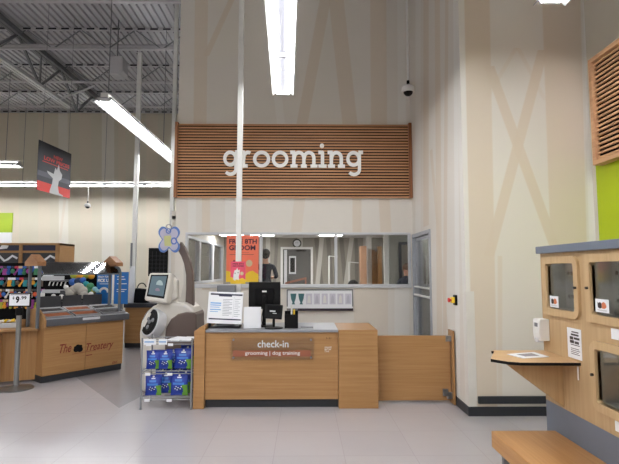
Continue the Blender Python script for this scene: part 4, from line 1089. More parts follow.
MB().box(X0s, X1s-.06, yb_s-.02, yb_s+.04, zr-.30, zr-.27).box(X0s, X1s-.06, yb_s-.02, yb_s+.04, zr-.62, zr-.6).build('shelf', M['greymetal'], t)
f = MB()
for (x_, z_) in ((at(2, 247, y=yb_s).x, (zr+zt_)/2),):
    f.prism([(x_-.1, yb_s+.028, z_-.05), (x_+.1, yb_s+.028, z_-.03), (x_+.14, yb_s+.028, z_+.04), (x_-.02, yb_s+.028, z_+.06)], (0, -.002, 0))
for k in range(2):
    x_ = at(7+k*38, 257, y=yb_s).x; z_ = zr-.16
    f.ribbon([(-.22, .07), (-.08, -.06), (0, -.02), (.1, .06), (.22, .0)], .05, Vector((x_, yb_s+.038, z_)), X, Z, -Y*.003)
f.build('bone_picture', M['paper'], t)
# pegboard with hanging toys
yp = 10.2
a = frontal(-25, 263, 46, 312, yp)
t = thing('toy_rack', ((a[0]+a[1])/2, yp, 0), 'black pegboard rack full of hanging coloured pet toys at the left', 'rack')
MB().box(a[0], a[1], yp, yp+.05, 0, a[3]).build('pegboard', M['blackmatt'], t)
MB().box(a[0], a[1], yp-.25, yp, 0, .15).build('base_shelf', M['greymetal'], t)
cols = [rgb(46, 96, 176), rgb(190, 40, 70), rgb(232, 160, 40), rgb(60, 130, 90), rgb(225, 225, 222), rgb(30, 140, 150), rgb(150, 60, 140), rgb(220, 90, 50), rgb(96, 80, 70), rgb(176, 180, 60)]
cn = ['blue', 'red', 'orange', 'green', 'white', 'teal', 'purple', 'coral', 'brown', 'lime']
TM = [plain('toy_'+n_, c_, .45) for n_, c_ in zip(cn, cols)]
def toy(x, y, z, ci, kind, lab, grp):
    """hanging toy: header card, body, hook"""
    t_ = thing('pet_toy', (x, y, z-.2), lab, 'toy', grp)
    MB().box(x-.04, x+.04, y-.002, y+.002, z-.04, z+.01).build('header_card', random.choice([M['paper'], M['charcoal'], TM[0], TM[6], TM[8], TM[1], M['navy'], M['tan']]), t_)
    b = MB()
    if kind == 0: b.ball((x, y, z-.10), .045, .03, .05, 10, 7)
    elif kind == 1: b.tube((x-.03, y, z-.15), (x+.03, y, z-.07), .018, 8).ball((x-.035, y, z-.16), .028, n=8, k=6).ball((x+.035, y, z-.06), .028, n=8, k=6)
    elif kind == 2: b.box(x-.04, x+.04, y-.015, y+.015, z-.18, z-.045)
    else: b.lathe([(0, 0), (.03, .01), (.045, .05), (.02, .09), (.03, .12), (0, .14)], (x, y, z-.18), 10)
    b.build('toy_body', TM[ci], t_, 50)
    MB().tube((x, y+.12, z), (x, y-.01, z), .003, 5).build('hook', M['chrome'], t_)
shape = ['round', 'dumbbell', 'packed', 'bottle-shaped']
row_n = ['top', 'second', 'third', 'lowest']
for r in range(4):
    z = at(20, (266.5, 278, 289.5, 300)[r], y=yp-.12).z
    for c in range(13):
        px_ = -3+c*3.9+(r % 2)*1.5
        if px_ > 44: continue
        x = at(px_, 270, y=yp-.13).x; ci = (c*3+r*2+c//3) % 10; kd = (c+r*3) % 4
        toy(x, yp-.13, z, ci, kd, f'{cn[ci]} {shape[kd]} pet toy on the {row_n[r]} row of the left toy rack', 'toys on the left rack')
# small black accessories rack behind the stand
yq = 9.3
a = frontal(44, 266, 98, 312, yq)
t = thing('accessory_rack', ((a[0]+a[1])/2, yq+.05, 0), 'black slatted rack with white price rails behind the treat stand', 'rack')
MB().box(a[0], a[1], yq, yq+.05, 0, a[3]).build('back_panel', M['blackmatt'], t)
rl = MB()
for py0, py1 in ((276, 280.5), (289.5, 293)):
    q = frontal(42, py0, 64.5, py1, yq-.2); rl.box(q[0], q[1], yq-.21, yq-.2, q[2], q[3]).box(q[0], q[1], yq-.2, yq, q[2], q[2]+.01)
rl.build('price_rail', plain('pale_price_rail', rgb(186, 188, 190), .5), t)
for i in range(5):
    q = at(49.5+i*3.9, 283, y=yq-.12)
    tag(MB().tube((q.x, yq, q.z+.03), (q.x+.02, yq-.13, q.z+.03), .006, 6).tube((q.x+.02, yq-.13, q.z+.03), (q.x-.005, yq-.13, q.z-.05), .012, 8).build('pet_brush', M['white'], None, 40), 'small white-handled item hanging between the two price rails', 'brush', 'white items between the price rails')
q = frontal(43, 271, 52, 276, yq-.1)
tag(MB().prism([(q[0], yq-.1, q[2]), (q[1], yq-.1, q[2]), (q[1]-.08, yq-.1, q[3]), (q[0]+.1, yq-.1, q[3]-.02), (q[0], yq-.1, q[3])], (0, .08, 0)).build('white_package', M['paper'], bevel=.008), 'crumpled white package on top of the upper price rail', 'package')
# stuffed toys heaped behind the dividers
def plush(pts, r0, mats, lab, mi=None):
    b = MB()
    for (px_, py_, rr, m_) in pts:
        c_ = at(px_, py_, y=r0); b.ball((c_.x, r0+random.uniform(-.05, .05), c_.z), rr, rr*.8, rr*.9, 12, 8, m_)
    return tag(b.build('plush_toy', mats, None, 60), lab, 'toy', 'plush toys behind the bins')
yP = 8.75
s1, s2 = frontal(64.5, 301, 95, 302, yP), frontal(66, 290, 95, 291, yP+.4)
s0 = frontal(49, 310, 62.5, 311, yP-.2)
tag(MB().box(s0[0], s0[1], yP-.33, yP+.0, 0, s0[3]).box(s1[0], s1[1], yP-.20, yP+.18, 0, s1[3]).box(s2[0], s2[1], yP+.18, yP+.5, 0, s2[3]).build('stepped_display', M['charcoal']), 'dark stepped display carrying the plush toys behind the bin dividers', 'display stand')
plush([(71, 293, .09, 0), (74, 290, .10, 0), (78, 288, .11, 0), (82, 291, .10, 0), (85, 295, .08, 0), (68, 290, .06, 0), (66, 287, .045, 1), (70, 296, .08, 0)], yP, [plain('grey_plush', rgb(170, 166, 158), .9, bump=.4, scale=40), M['white']], 'pale grey curved plush toy lying behind the black bin dividers')
plush([(88, 290, .08, 0), (91, 286, .07, 0), (86, 284, .06, 1), (93, 290, .06, 2)], yP+.15, [TM[3], TM[5], TM[9]], 'green and teal plush toy in the heap by the blue poster')
plush([(75, 275, .08, 0), (80, 276, .08, 1), (85, 275, .08, 0), (90, 276, .07, 1)], yP+.35, [TM[9], TM[2]], 'yellow and orange plush row under the clear canopy')
plush([(73, 282, .08, 0), (79, 281, .08, 1), (84, 280, .06, 0)], yP+.3, [TM[0], plain('dark_blue_plush', rgb(40, 56, 84), .9)], 'dark blue plush toy between the yellow and grey ones')
plush([(95, 289, .05, 0), (98, 291, .04, 0), (92, 294, .05, 1)], yP+.02, [plain('pale_cyan_plush', rgb(150, 200, 210), .9), TM[4]], 'pale cyan plush toy touching the blue poster')
plush([(56, 303, .10, 0), (60, 297, .05, 1), (52, 296, .04, 1)], yP-.2, [M['black'], M['white']], 'black rounded plush toy with white ears behind the first bins')
# blue pick-up posters
yB = 9.15
for (x0, x1, txt, lab) in ((96, 112, 1, 'blue poster reading PICK UP with a white arch, left of the slate post'), (113.5, 128.5, 0, 'blue poster with white text lines beside the white pole')):
    a = frontal(x0, 272, x1, 304, yB); w_, h_ = a[1]-a[0], a[3]-a[2]
    t = thing('pickup_poster', ((a[0]+a[1])/2, yB, 0), lab, 'poster')
    MB().box(a[0], a[1], yB, yB+.02, a[2], a[3]).build('card', M['blue'], t)
    MB().box(a[0]+w_*.4, a[0]+w_*.6, yB+.02, yB+.06, 0, a[3]-.05).build('stand', M['greymetal'], t)
    f = MB()
    if txt:
        f.text('READY FOR', Vector((a[0]+w_*.08, yB-.001, a[2]+h_*.82)), X, Z, w_*.7, h_*.06, -Y, .001, bold=.02)
        f.text('PICK UP', Vector((a[0]+w_*.06, yB-.001, a[2]+h_*.68)), X, Z, w_*.88, h_*.11, -Y, .001, bold=.05)
        f.box(a[0]+w_*.2, a[0]+w_*.8, yB-.002, yB-.001, a[2]+h_*.62, a[2]+h_*.635)
        f.ribbon(arc(0, 0, w_*.28, w_*.28, 0, 180, 16), .045, Vector((a[0]+w_*.5, yB-.001, a[2]+h_*.36)), X, Z, -Y*.001)
        f.prism([(a[0]+w_*(.5+.13*math.cos(i*.6)), yB-.001, a[2]+h_*.40+w_*.13*math.sin(i*.6)) for i in range(10)], (0, -.001, 0), 1)
    else:
        for vv, ww in ((.84, .5), (.76, .6), (.62, .7), (.44, .7), (.38, .55)): f.box(a[0]+w_*.2, a[0]+w_*(.2+ww), yB-.002, yB-.001, a[2]+h_*vv, a[2]+h_*(vv+.022))
    f.build('printing', [M['white'], M['blue']], t)
# counter beyond with bag and pole
yC2 = at(140, 348, z=0).y
a = frontal(124, 307.5, 176, 343, yC2); zc2 = at(140, 304, y=yC2).z
t = thing('far_counter', ((a[0]+a[1])/2, yC2+.3, 0), 'oak checkout counter with black top behind the tag engraving kiosk', 'counter')
MB().box(a[0], a[1], yC2, yC2+.6, a[2], a[3]).build('front_panel', M['oak'], t)
MB().box(a[0], a[1], yC2+.04, yC2+.6, 0, a[2]).build('toe_kick', M['base'], t)
MB().box(a[0]-.02, a[1]+.02, yC2-.03, yC2+.62, a[3], zc2+.01).build('countertop', M['charcoal'], t, bevel=.004)
ytp = yC2+.25; xtp = at(133.2, 280, y=ytp).x
t = thing('power_pole', (xtp, ytp, zc2+.01), 'white power pole rising from the far oak counter beside the blue posters', 'pole')
MB().box(xtp-.045, xtp+.045, ytp-.04, ytp+.04, zc2+.011, at(134, 53, y=ytp).z).build('shaft', M['white'], t, bevel=.004)
MB().box(xtp-.06, xtp+.05, ytp-.06, ytp-.041, zc2+.011, at(132, 266, y=ytp).z).build('cover_plate', M['paper'], t)
q = at(130.5, 250, y=ytp-.1)
MB().box(q.x-.02, q.x+.02, ytp-.06, ytp-.02, at(130, 268, y=ytp).z, at(130, 243, y=ytp).z).build('antenna', M['greymetal'], t, bevel=.004)
# bag
yb3 = yC2+.12; a = frontal(133, 288, 149, 304, yb3)
t = thing('black_bag', ((a[0]+a[1])/2, yb3, zc2+.011), 'black shopping bag with an upright loop handle on the far counter', 'bag')
zc3 = zc2+.011
MB().prism([(a[0], yb3, zc3), (a[1], yb3, zc3), (a[1]-.02, yb3, a[3]-.03), (a[0]+.03, yb3, a[3])], (0, .14, 0)).build('bag_body', M['black'], t, bevel=.02)
MB().path([Vector((a[0]+.06, yb3+.07, a[3]-.01))]+[Vector((a[0]+.15+.09*math.cos(math.radians(q_)), yb3+.07, a[3]+.0+.10*math.sin(math.radians(q_)))) for q_ in range(170, -10, -20)], .012, 6).build('handle', M['black'], t, 60)
# dark menu board on the far wall region
a = frontal(148, 248, 168, 276, 11.2)
t = thing('dark_price_board', ((a[0]+a[1])/2, 11.2, 0), 'black board with faint grid hanging left of the bone-shaped sign', 'board')
MB().box(a[0], a[1], 11.2, 11.23, a[2], a[3]).build('board', M['black'], t)
MB().tube(((a[0]+a[1])/2, 11.25, 0), ((a[0]+a[1])/2, 11.25, a[3]), .02).build('stand', M['greymetal'], t)
f = MB(); w_, h_ = a[1]-a[0], a[3]-a[2]
for i in range(1, 5): f.box(a[0]+w_*i/5-.003, a[0]+w_*i/5+.003, 11.197, 11.1995, a[2]+h_*.08, a[3]-h_*.12)
for i in range(1, 6): f.box(a[0]+w_*.06, a[1]-w_*.06, 11.197, 11.1995, a[2]+h_*i/7-.003, a[2]+h_*i/7+.003)
f.build('grid', M['charcoal'], t)
# wall signs on far wall, extreme left
a = frontal(-16, 213, 13, 246, YF0-.02); hm = at(5, 232.5, y=YF0-.02).z
t = thing('lime_wall_sign', ((a[0]+a[1])/2, YF0-.02, a[2]), 'lime green and white wall sign at the left picture edge', 'sign')
MB().box(a[0], a[1], YF0-.05, YF0-.001, hm, a[3]).build('green_field', plain('lime_field', rgb(168, 192, 56), .5), t)
MB().box(a[0], a[1], YF0-.05, YF0-.001, a[2], hm).build('white_field', M['paper'], t)
# white down pole beside the salon wall
xq = at(171.3, 240, y=8.6).x
t = thing('white_pole', (xq, 8.6, 0), 'thin white pole running up beside the free end of the salon wall', 'pole')
MB().box(xq-.035, xq+.035, 8.57, 8.63, 0, H-.04).build('shaft', M['white'], t)

# ------------------------------------------------------------------ tag engraving kiosk
yK = 6.25
kp = lambda x, y, yy=yK: at(x, y, y=yy)
t = thing('tag_kiosk', (kp(170, 380).x, yK+.25, 0), 'white and taupe pet tag kiosk with tilted screen, round dial and curved arm', 'kiosk')
M['shell'] = plain('kiosk_white_shell', rgb(206, 202, 194), .3, var=.02)
M['taupe'] = plain('kiosk_taupe', rgb(96, 82, 76), .4, var=.03)
out = [(140, 406), (139.5, 345), (139, 333), (141, 322), (146, 313), (152, 306.5), (160, 303), (172, 301.8), (184, 303), (189, 305.5), (193.5, 309.5), (195.5, 315), (195.8, 330), (195.8, 406)]
pts = [kp(*p_) for p_ in out]; 
for p_ in pts: p_.z = max(p_.z, 0.002)
MB().prism(pts, (0, .5, 0)).build('shell', M['shell'], t, smooth=35, bevel=.05, seg=4)
tp = [(165, 406), (164.5, 340), (166, 328), (171, 319), (178, 314), (186, 312), (194.5, 312.5), (196.3, 315), (196.3, 406)]
pts = [kp(*p_, yK-.012) for p_ in tp]
for p_ in pts: p_.z = max(p_.z, 0.002)
MB().prism(pts, (0, .5, 0)).build('side_panel', M['taupe'], t, smooth=35, bevel=.012, seg=2)
# dial
dc = kp(150.2, 322, yK-.03); nd_ = Vector((-.62, -.72, .30)).normalized(); qd = nd_.to_track_quat('Z', 'Y').to_matrix()
MB().lathe([(0, -.12), (.19, -.12), (.19, -.01), (.187, .006), (.176, .012), (.172, .004), (0, .004)], dc, 32, M=qd).build('dial_ring', M['alu'], t, 40)
MB().lathe([(0, .004), (.171, .004), (.165, .014), (.12, .02), (.11, .01), (0, .01)], dc, 32, M=qd).build('dial', M['black'], t, 40)
MB().prism([kp(x_, y_, yK+.17) for x_, y_ in ((183.5, 262), (186, 275), (186, 290), (186.5, 306), (168, 306), (177, 303), (181, 296), (183.5, 284))], (0, .06, 0)).build('arm_web', M['shell'], t)
b_ = MB()
for i in range(3):
    an = i*2.09+.4; b_.ball(dc+qd @ Vector((.07*math.cos(an), .07*math.sin(an), .012)), .03, .03, .012, 10, 6, M=qd)
b_.ball(dc+qd @ Vector((0, 0, .012)), .03, .03, .02, 10, 6, M=qd); b_.build('tag_samples', M['greymetal'], t, 60)
# screen head
sc = [kp(149, 272.5, yK-.05), kp(171.5, 272.5, yK-.05), kp(166, 303.3, yK-.16), kp(143.3, 300, yK-.16)]
nrm = (sc[1]-sc[0]).cross(sc[3]-sc[0]).normalized()
if nrm.y > 0: nrm = -nrm
MB().prism(sc, -nrm*.12+X*.04).build('screen_housing', M['shell'], t, smooth=35, bevel=.028, seg=4)
cen = sum(sc, Vector())/4
inner = [cen+(p_-cen)*.78+nrm*.001+(sc[0]-sc[3])*.03 for p_ in sc]
MB().prism(inner, nrm*.004).build('bezel', M['black'], t, bevel=.006)
inner2 = [cen+(p_-cen)*.66+nrm*.0055+(sc[0]-sc[3])*.04 for p_ in sc]
MB().prism(inner2, nrm*.001).build('screen', M['screen'], t)
f = MB(); ctr = sum(inner2, Vector())/4; eu = (inner2[1]-inner2[0]); ev = (inner2[0]-inner2[3])
f.ball(ctr+eu*.12+ev*.05+nrm*.002, .045, .002, .06, 14, 8, 0).ball(ctr+eu*.05-ev*.25+nrm*.002, .03, .002, .03, 12, 8, 1)
f.build('screen_image', [emit('screen_light_shape', rgb(150, 168, 170), .2), emit('screen_rose_shape', rgb(130, 116, 130), .2)], t)
MB().prism([kp(171, 274, yK), kp(177, 280, yK), kp(177.5, 298, yK), kp(170, 303, yK), kp(164, 303, yK)], (0, .12, 0)).build('head_back', M['shell'], t, bevel=.02, seg=3)
MB().prism([kp(158, 300, yK+.05), kp(176, 296, yK+.05), kp(180, 306, yK+.05), kp(156, 306, yK+.05)], (0, .2, 0)).build('neck', M['shell'], t, bevel=.02)
# curved arm
arm_o = [(180.5, 241.5), (185, 248), (189, 258), (191.8, 270), (193, 284), (193.5, 306)]
arm_i = [(185, 306), (186, 290), (186, 275), (184, 264), (181, 256), (177, 249)]
pts = [kp(*p_, yK+.15) for p_ in arm_o+arm_i]
MB().prism(pts, (0, .10, 0)).build('arm', M['taupe'], t, smooth=30, bevel=.01)
wl = [(183, 262), (186, 275), (186, 290), (185.5, 306), (170, 306), (177, 303), (181.5, 296), (184, 284)]
# bone sign hanging on the arm
cx_, cy_ = 169, 239.5
bone = []
for i in range(72):
    a_ = i/72*2*math.pi; r = 1+.27*math.cos(4*(a_-math.radians(45)))-.05*math.cos(8*(a_-.785))
    bone.append((cx_+10.6*r*math.cos(a_), cy_+13.0*r*math.sin(a_)))
yb4 = yK-.02
bn = thing('bone_sign', (kp(cx_, 254, yb4).x, yb4, kp(cx_, 254, yb4).z), 'bone-shaped blue-edged sign hanging from the end of the kiosk arm', 'sign')
MB().prism([kp(*p_, yb4) for p_ in bone], (0, .02, 0)).build('rim', plain('cobalt_rim', rgb(78, 112, 176), .35), bn)
def shr(s_): return [(cx_+(a_-cx_)*s_, cy_+(b2-cy_)*s_) for a_, b2 in bone]
MB().prism([kp(*p_, yb4-.001) for p_ in shr(.84)], (0, -.003, 0)).build('face', plain('lilac_grey_face', rgb(168, 166, 186), .35, var=.15, scale=6), bn)
f = MB(); f.prism([kp(x_, y_, yb4-.005) for x_, y_ in ((164, 236), (171, 235.5), (171.5, 246), (164.5, 246))], (0, -.001, 0), 0)
f.ribbon(arc(0, 0, .035, .04, 0, 360, 16)[:-1], .018, kp(174, 241, yb4-.005), X, Z, -Y*.001, True, 1).ribbon(arc(0, 0, .03, .03, 0, 360, 16)[:-1], .014, kp(168.5, 231, yb4-.005), X, Z, -Y*.001, True, 1)
f.build('emblem', [plain('olive_print', rgb(178, 178, 120), .4), plain('cobalt_print', rgb(70, 100, 168), .4)], bn)
MB().path([kp(168, 229, yb4)+Y*.01]+[kp(168.5+3.2*math.cos(q_), 228-3.6*math.sin(q_), yb4)+Y*.01 for q_ in (2.6, 2.0, 1.57, 1.1, .5)]+[kp(171, 229.5, yb4)+Y*.01], .008, 6).build('hanging_loop', M['steel'], bn, 60)
MB().tube(kp(170, 240, yb4)+Y*.02, kp(178.5, 245, yK+.15)+Y*.05, .015, 8).build('bracket', M['taupe'], bn)

# ------------------------------------------------------------------ wire rack with treat bags
yR0, yR1 = 5.50, 5.86
RX0, RX1 = at(140.5, 405, y=yR0).x, at(191, 405, y=yR0).x
zsh = [at(165, 341.5, y=yR0).z, at(165, 371, y=yR0).z, at(165, 397, y=yR0).z]
ztop = zsh[0]+.04
t = thing('wire_rack', ((RX0+RX1)/2, (yR0+yR1)/2, 0), 'small chrome wire rack of blue treat bags standing beside the check-in counter', 'rack')
for x_ in (RX0, RX1):
    for y_ in (yR0, yR1): MB().tube((x_, y_, .02), (x_, y_, ztop), .010, 10).tube((x_, y_, 0.001), (x_, y_, .025), .014, 10).build('leg', M['chrome'], t, 40)
for i, z_ in enumerate(zsh):
    s_ = MB()
    for (p0, p1) in (((RX0, yR0), (RX1, yR0)), ((RX1, yR0), (RX1, yR1)), ((RX1, yR1), (RX0, yR1)), ((RX0, yR1), (RX0, yR0))):
        s_.tube((*p0, z_), (*p1, z_), .006, 8).tube((*p0, z_-.03), (*p1, z_-.03), .005, 8)
    for k in range(1, 9): xx = RX0+(RX1-RX0)*k/9; s_.tube((xx, yR0, z_), (xx, yR1, z_), .0025, 5)
    s_.build('shelf', M['chrome'], t, 40)
    pr_ = MB()
    if i == 0:
        for (u0, u1) in ((.03, .28), (.33, .50)): pr_.box(RX0+(RX1-RX0)*u0, RX0+(RX1-RX0)*u1, yR0-.010, yR0-.008, z_-.035, z_+.03, 0)
        for (u0, u1) in ((.05, .24), (.34, .48)): pr_.box(RX0+(RX1-RX0)*u0, RX0+(RX1-RX0)*u1, yR0-.0115, yR0-.0105, z_-.01, z_+.004, 1)
    for u0 in (.08, .52): pr_.box(RX0+(RX1-RX0)*u0, RX0+(RX1-RX0)*(u0+.1), yR0-.012, yR0-.007, z_-.05, z_-.02, 0)
    pr_.build('price_tag', [M['paper'], M['lblue']], t)
def leaflet(x, w, lab, rz):
    Mx = Matrix.Translation(Vector((x, yR0+.1, zsh[0]+.012))) @ Matrix.Rotation(rz, 4, 'Z') @ Matrix.Rotation(.05, 4, 'X')
    tag(MB(Mx).box(-w/2, w/2, -.10, .10, 0, .012).build('leaflet', M['paper']), lab, 'leaflet')
leaflet(RX0+(RX1-RX0)*.66, .15, 'white leaflet stack on the wire rack top, left of two', -.35)
leaflet(RX0+(RX1-RX0)*.88, .13, 'white leaflet stack on the wire rack top next to the counter', -.2)
BM = [plain('bag_royal_blue', rgb(22, 52, 150), .28), plain('bag_leaf_green', rgb(96, 150, 50), .3), plain('bag_white_print', rgb(222, 230, 240), .35), plain('bag_dark_print', rgb(34, 34, 44), .4), plain('bag_sky_blue', rgb(60, 120, 200), .3)]
def bag(x, y, z, w, h, lab, rz=0):
    t_ = thing('treat_bag', (x, y, z), lab, 'bag', 'blue treat bags on the wire rack')
    Mx = Matrix.Translation(Vector((x, y, z))) @ Matrix.Rotation(rz, 4, 'Z')
    nx, nz = 16, 20; b = MB(Mx)
    def prof(u_, v_, sg):
        th = .032*(math.sin(math.pi*min(1, v_*1.12)) if v_ < .88 else 0)*max(0, math.sin(math.pi*u_))**.6+.003
        if v_ < .1: th = .003+.032*(v_*10)**.5*.7*max(0, math.sin(math.pi*u_))**.6
        wob = 1-.04*math.sin(math.pi*v_)
        return ((u_-.5)*w*wob, sg*th, v_*h)
    for sg in (-1, 1):
        vs = [prof(i/nx, j/nz, sg) for j in range(nz+1) for i in range(nx+1)]
        o = len(b.v); 
        for p_ in vs: b.v.append(Mx @ Vector(p_))
        for j in range(nz):
            for i in range(nx):
                a1_, a2_, a3_, a4_ = j*(nx+1)+i, j*(nx+1)+i+1, (j+1)*(nx+1)+i+1, (j+1)*(nx+1)+i
                b.f.append([o+q_ for q_ in ((a1_, a2_, a3_, a4_) if sg < 0 else (a4_, a3_, a2_, a1_))])
                u_, v_ = (i+.5)/nx, (j+.5)/nz; m_ = 0
                if sg < 0:
                    if v_ < .5 and u_ > .62+.25*(.5-abs(v_-.25)): m_ = 1
                    if .50 < v_ < .58 and .15 < u_ < .8: m_ = 4
                    if .66 < v_ < .76 and .25 < u_ < .7: m_ = 4
                    if .25 < v_ < .42 and .18 < u_ < .62 and (i*3+j*2) % 4 < 2: m_ = 3
                    if .25 < v_ < .44 and .22 < u_ < .70 and (i+j*2) % 5 == 1: m_ = 2
                    if .80 < v_ < .86 and .38 < u_ < .62: m_ = 2
                b.m.append(m_)
    b.build('pouch', BM, t_, 60)
    MB(Mx).box(-w/2, w/2, -.004, .004, h*.965, h).build('top_seal', BM[0], t_)
    MB(Mx).tube((0, -.006, h*.91), (0, .006, h*.91), .012, 12).build('hang_hole', M['white'], t_)
rw = RX1-RX0
z1b, z2b = zsh[1]+.008, zsh[2]+.006
bags = [(.19, .04, z1b, .16, .215, 'blue treat bag on the upper shelf, leftmost at the front', 0), (.44, .04, z1b, .16, .215, 'blue treat bag on the upper shelf, second from the left', .05),
        (.80, .05, z1b, .21, .235, 'wide blue treat bag on the upper shelf beside the counter', -.08), (.55, .13, z1b, .15, .215, 'blue treat bag on the upper shelf showing between two front bags', .1),
        (.82, .20, z1b, .17, .25, 'blue treat bag behind the wide one on the upper shelf', .0), (.27, .17, z1b, .16, .20, 'blue treat bag in the second layer at the left of the upper shelf', 0),
        (.22, .02, z2b, .185, .235, 'large blue treat bag on the lower shelf at the left front', .05), (.74, .02, z2b, .20, .25, 'large blue treat bag on the lower shelf at the right front', -.03),
        (.42, .12, z2b, .18, .25, 'blue treat bag on the lower shelf peeking between the two front ones', 0), (.82, .13, z2b, .16, .265, 'blue treat bag on the lower shelf behind the right front one', 0),
        (.30, .22, z2b, .18, .275, 'blue treat bag at the back of the lower shelf on the left', 0), (.64, .24, z2b, .18, .275, 'blue treat bag at the back of the lower shelf in the middle', 0)]
for (u_, dy, z_, w_, h_, lab, rz_) in bags: bag(RX0+rw*u_, yR0+.03+dy, z_, w_, h_, lab, rz_)

# ------------------------------------------------------------------ inside the salon
c = at(297, 243.3, y=YS-.03)
t = thing('wall_clock', (c.x, YS-.03, c.z-.17), 'round black-rimmed wall clock on the back wall of the salon', 'clock')
qc = Matrix.Rotation(math.radians(90), 4, 'X').to_3x3()
MB().lathe([(0, 0), (.115, 0), (.115, .008), (0, .008)], (c.x, YS-.004, c.z), 28, M=qc).build('dial', M['paper'], t)
MB().lathe([(.088, .0), (.118, .0), (.118, .035), (.088, .035), (.088, 0)], (c.x, YS-.002, c.z), 28, M=qc).build('rim', M['black'], t)
MB().bar((c.x, YS-.02, c.z), (c.x+.03, YS-.02, c.z+.04), .01, .004).bar((c.x, YS-.022, c.z), (c.x-.05, YS-.022, c.z+.03), .008, .004).build('hands', M['black'], t)
# white-framed glass door in the back wall
a = frontal(280.5, 247, 313, 288, YS-.03)
t = thing('salon_inner_door', ((a[0]+a[1])/2, YS-.03, 0), 'white-framed glass door under the clock in the salon back wall', 'door')
MB().box(a[0], a[0]+.06, YS-.05, YS-.002, 0, a[3]).box(a[1]-.06, a[1], YS-.05, YS-.002, 0, a[3]).box(a[0]+.06, a[1]-.06, YS-.05, YS-.002, a[3]-.06, a[3]).build('frame', M['white'], t, bevel=.004)
MB().box(a[0]+.06, a[1]-.06, YS-.03, YS-.025, 0, a[3]-.06).build('door_glass', plain('dark_reflecting_glass', rgb(84, 84, 84), .06, spec=.9), t)
f = MB(); w_ = a[1]-a[0]
q = frontal(289, 256, 296, 274, YS-.06); f.box(q[0], q[1], YS-.036, YS-.031, q[2], q[3], 0).box(q[0]+.03, q[1]-.03, YS-.040, YS-.036, q[2]+.05, q[3]-.05, 1)
q = frontal(296, 249.3, 306, 251.5, YS-.06); f.box(q[0], q[1], YS-.038, YS-.031, q[2], q[3], 1)
q = frontal(284, 250, 287, 284, YS-.06); f.box(q[0], q[1], YS-.036, YS-.031, q[2], q[3], 0)
f.build('inner_frames', [M['alu'], M['blackmatt']], t)
q = at(295, 281, y=YS-.12)
f = MB(); f.bar((q.x-.25, YS-.12, q.z-.06), (q.x+.3, YS-.12, q.z+.08), .06, .05)
f.box(q.x-.27, q.x-.23, YS-.14, YS-.1, 0, q.z-.06).box(q.x+.26, q.x+.30, YS-.14, YS-.1, 0, q.z+.08)
tag(f.build('reddish_arm', plain('rust_padding', rgb(134, 84, 66), .6)), 'reddish padded grooming bar crossing in front of the inner door', 'grooming bar')
# grooming arms: white stands right part
def gstand(px_, top, lab, y=11.2, m_='trimwhite'):
    b = at(px_, top, y=y); t_ = thing('grooming_post', (b.x, y, 0), lab, 'post', 'upright grooming posts in the salon')
    MB().tube((b.x, y, .78), (b.x, y, b.z), .022, 10).build('upright', M[m_], t_, 40)
    MB().bar((b.x, y, b.z), (b.x+.22, y, b.z-.02), .03, .02).build('crossbar', M[m_], t_)
    MB().box(b.x-.3, b.x+.3, y-.2, y+.25, .74, .78).build('table_top', M['blackmatt'], t_)
    for dx in (-.25, .25): MB().box(b.x+dx-.02, b.x+dx+.02, y-.02, y+.02, 0, .74).build('leg', M['steel'], t_)
gstand(329, 256, 'slim white post near the middle window bar inside the salon', 11.75, 'white'); gstand(349, 262, 'slim white grooming post standing on a table in the salon', 10.6, 'white')
# tall wooden cabinet + beige post on the right of the salon
def slab(x0, y0, x1, y1, y, m_, name, lab, cat, d=.3, z0=0):
    a = frontal(x0, y0, x1, y1, y)
    return tag(MB().box(a[0], a[1], y, y+d, z0, a[3]).build(name, m_, bevel=.004), lab, cat)
yd = 11.6
aa = frontal(372.5, 249, 381, 287, yd)
t = thing('open_wood_door', ((aa[0]+aa[1])/2, yd, 0), 'open oak door with its frame near the right of the salon', 'door')
MB().box(aa[0], aa[0]+.07, yd, yd+.1, 0, aa[3]-.03).box(aa[1]-.09, aa[1], yd-.1, yd+.1, 0, aa[3]+.06).build('frame', M['oakv'], t, bevel=.003)
MB().box(aa[0]+.07, aa[1]-.09, yd+.05, yd+.09, 0, aa[3]-.06).build('door_leaf', M['oak'], t)
slab(361, 246, 366.5, 287, 11.3, plain('salmon_panel', rgb(184, 142, 112), .6), 'towel_locker', 'narrow salmon-brown locker left of the oak door in the salon', 'locker')
slab(367.5, 236, 371.5, 287, 11.7, M['white'], 'wall_post', 'white column between the locker and the oak door', 'column')
slab(384.5, 234, 389, 287, 11.0, M['white'], 'white_curtain_panel', 'white upright panel left of the grey salon partition', 'panel', .08)
f = frontal(347, 280, 361, 287, 9.6)
tag(MB().ball(((f[0]+f[1])/2, 9.75, f[2]-.02), .13, .12, .17, 16, 10).box((f[0]+f[1])/2-.03, (f[0]+f[1])/2+.03, 9.72, 9.78, .0, f[2]-.1).build('stool_back', M['black'], None, 50), 'black rounded stool back rising just above the window sill', 'stool')
# grey partition with bright doorway
yg = 10.6
gx0_ = at(389.5, 260, y=yg).x; dx0, dx1 = at(401.5, 260, y=yg).x, at(411.5, 260, y=yg).x; dz1 = at(405, 244.5, y=yg).z
wall_y('wall_salon_partition', yg, yg+.08, gx0_, XSR, 0, ZS, [(dx0, dx1, 0, dz1)], M['wallgrey'])
S(MB().box(dx0-.06, dx0, yg-.02, yg+.1, 0, dz1).box(dx1, dx1+.06, yg-.02, yg+.1, 0, dz1).box(dx0-.06, dx1+.06, yg-.02, yg+.1, dz1, dz1+.06).build('door_2', M['charcoal'], bevel=.003))

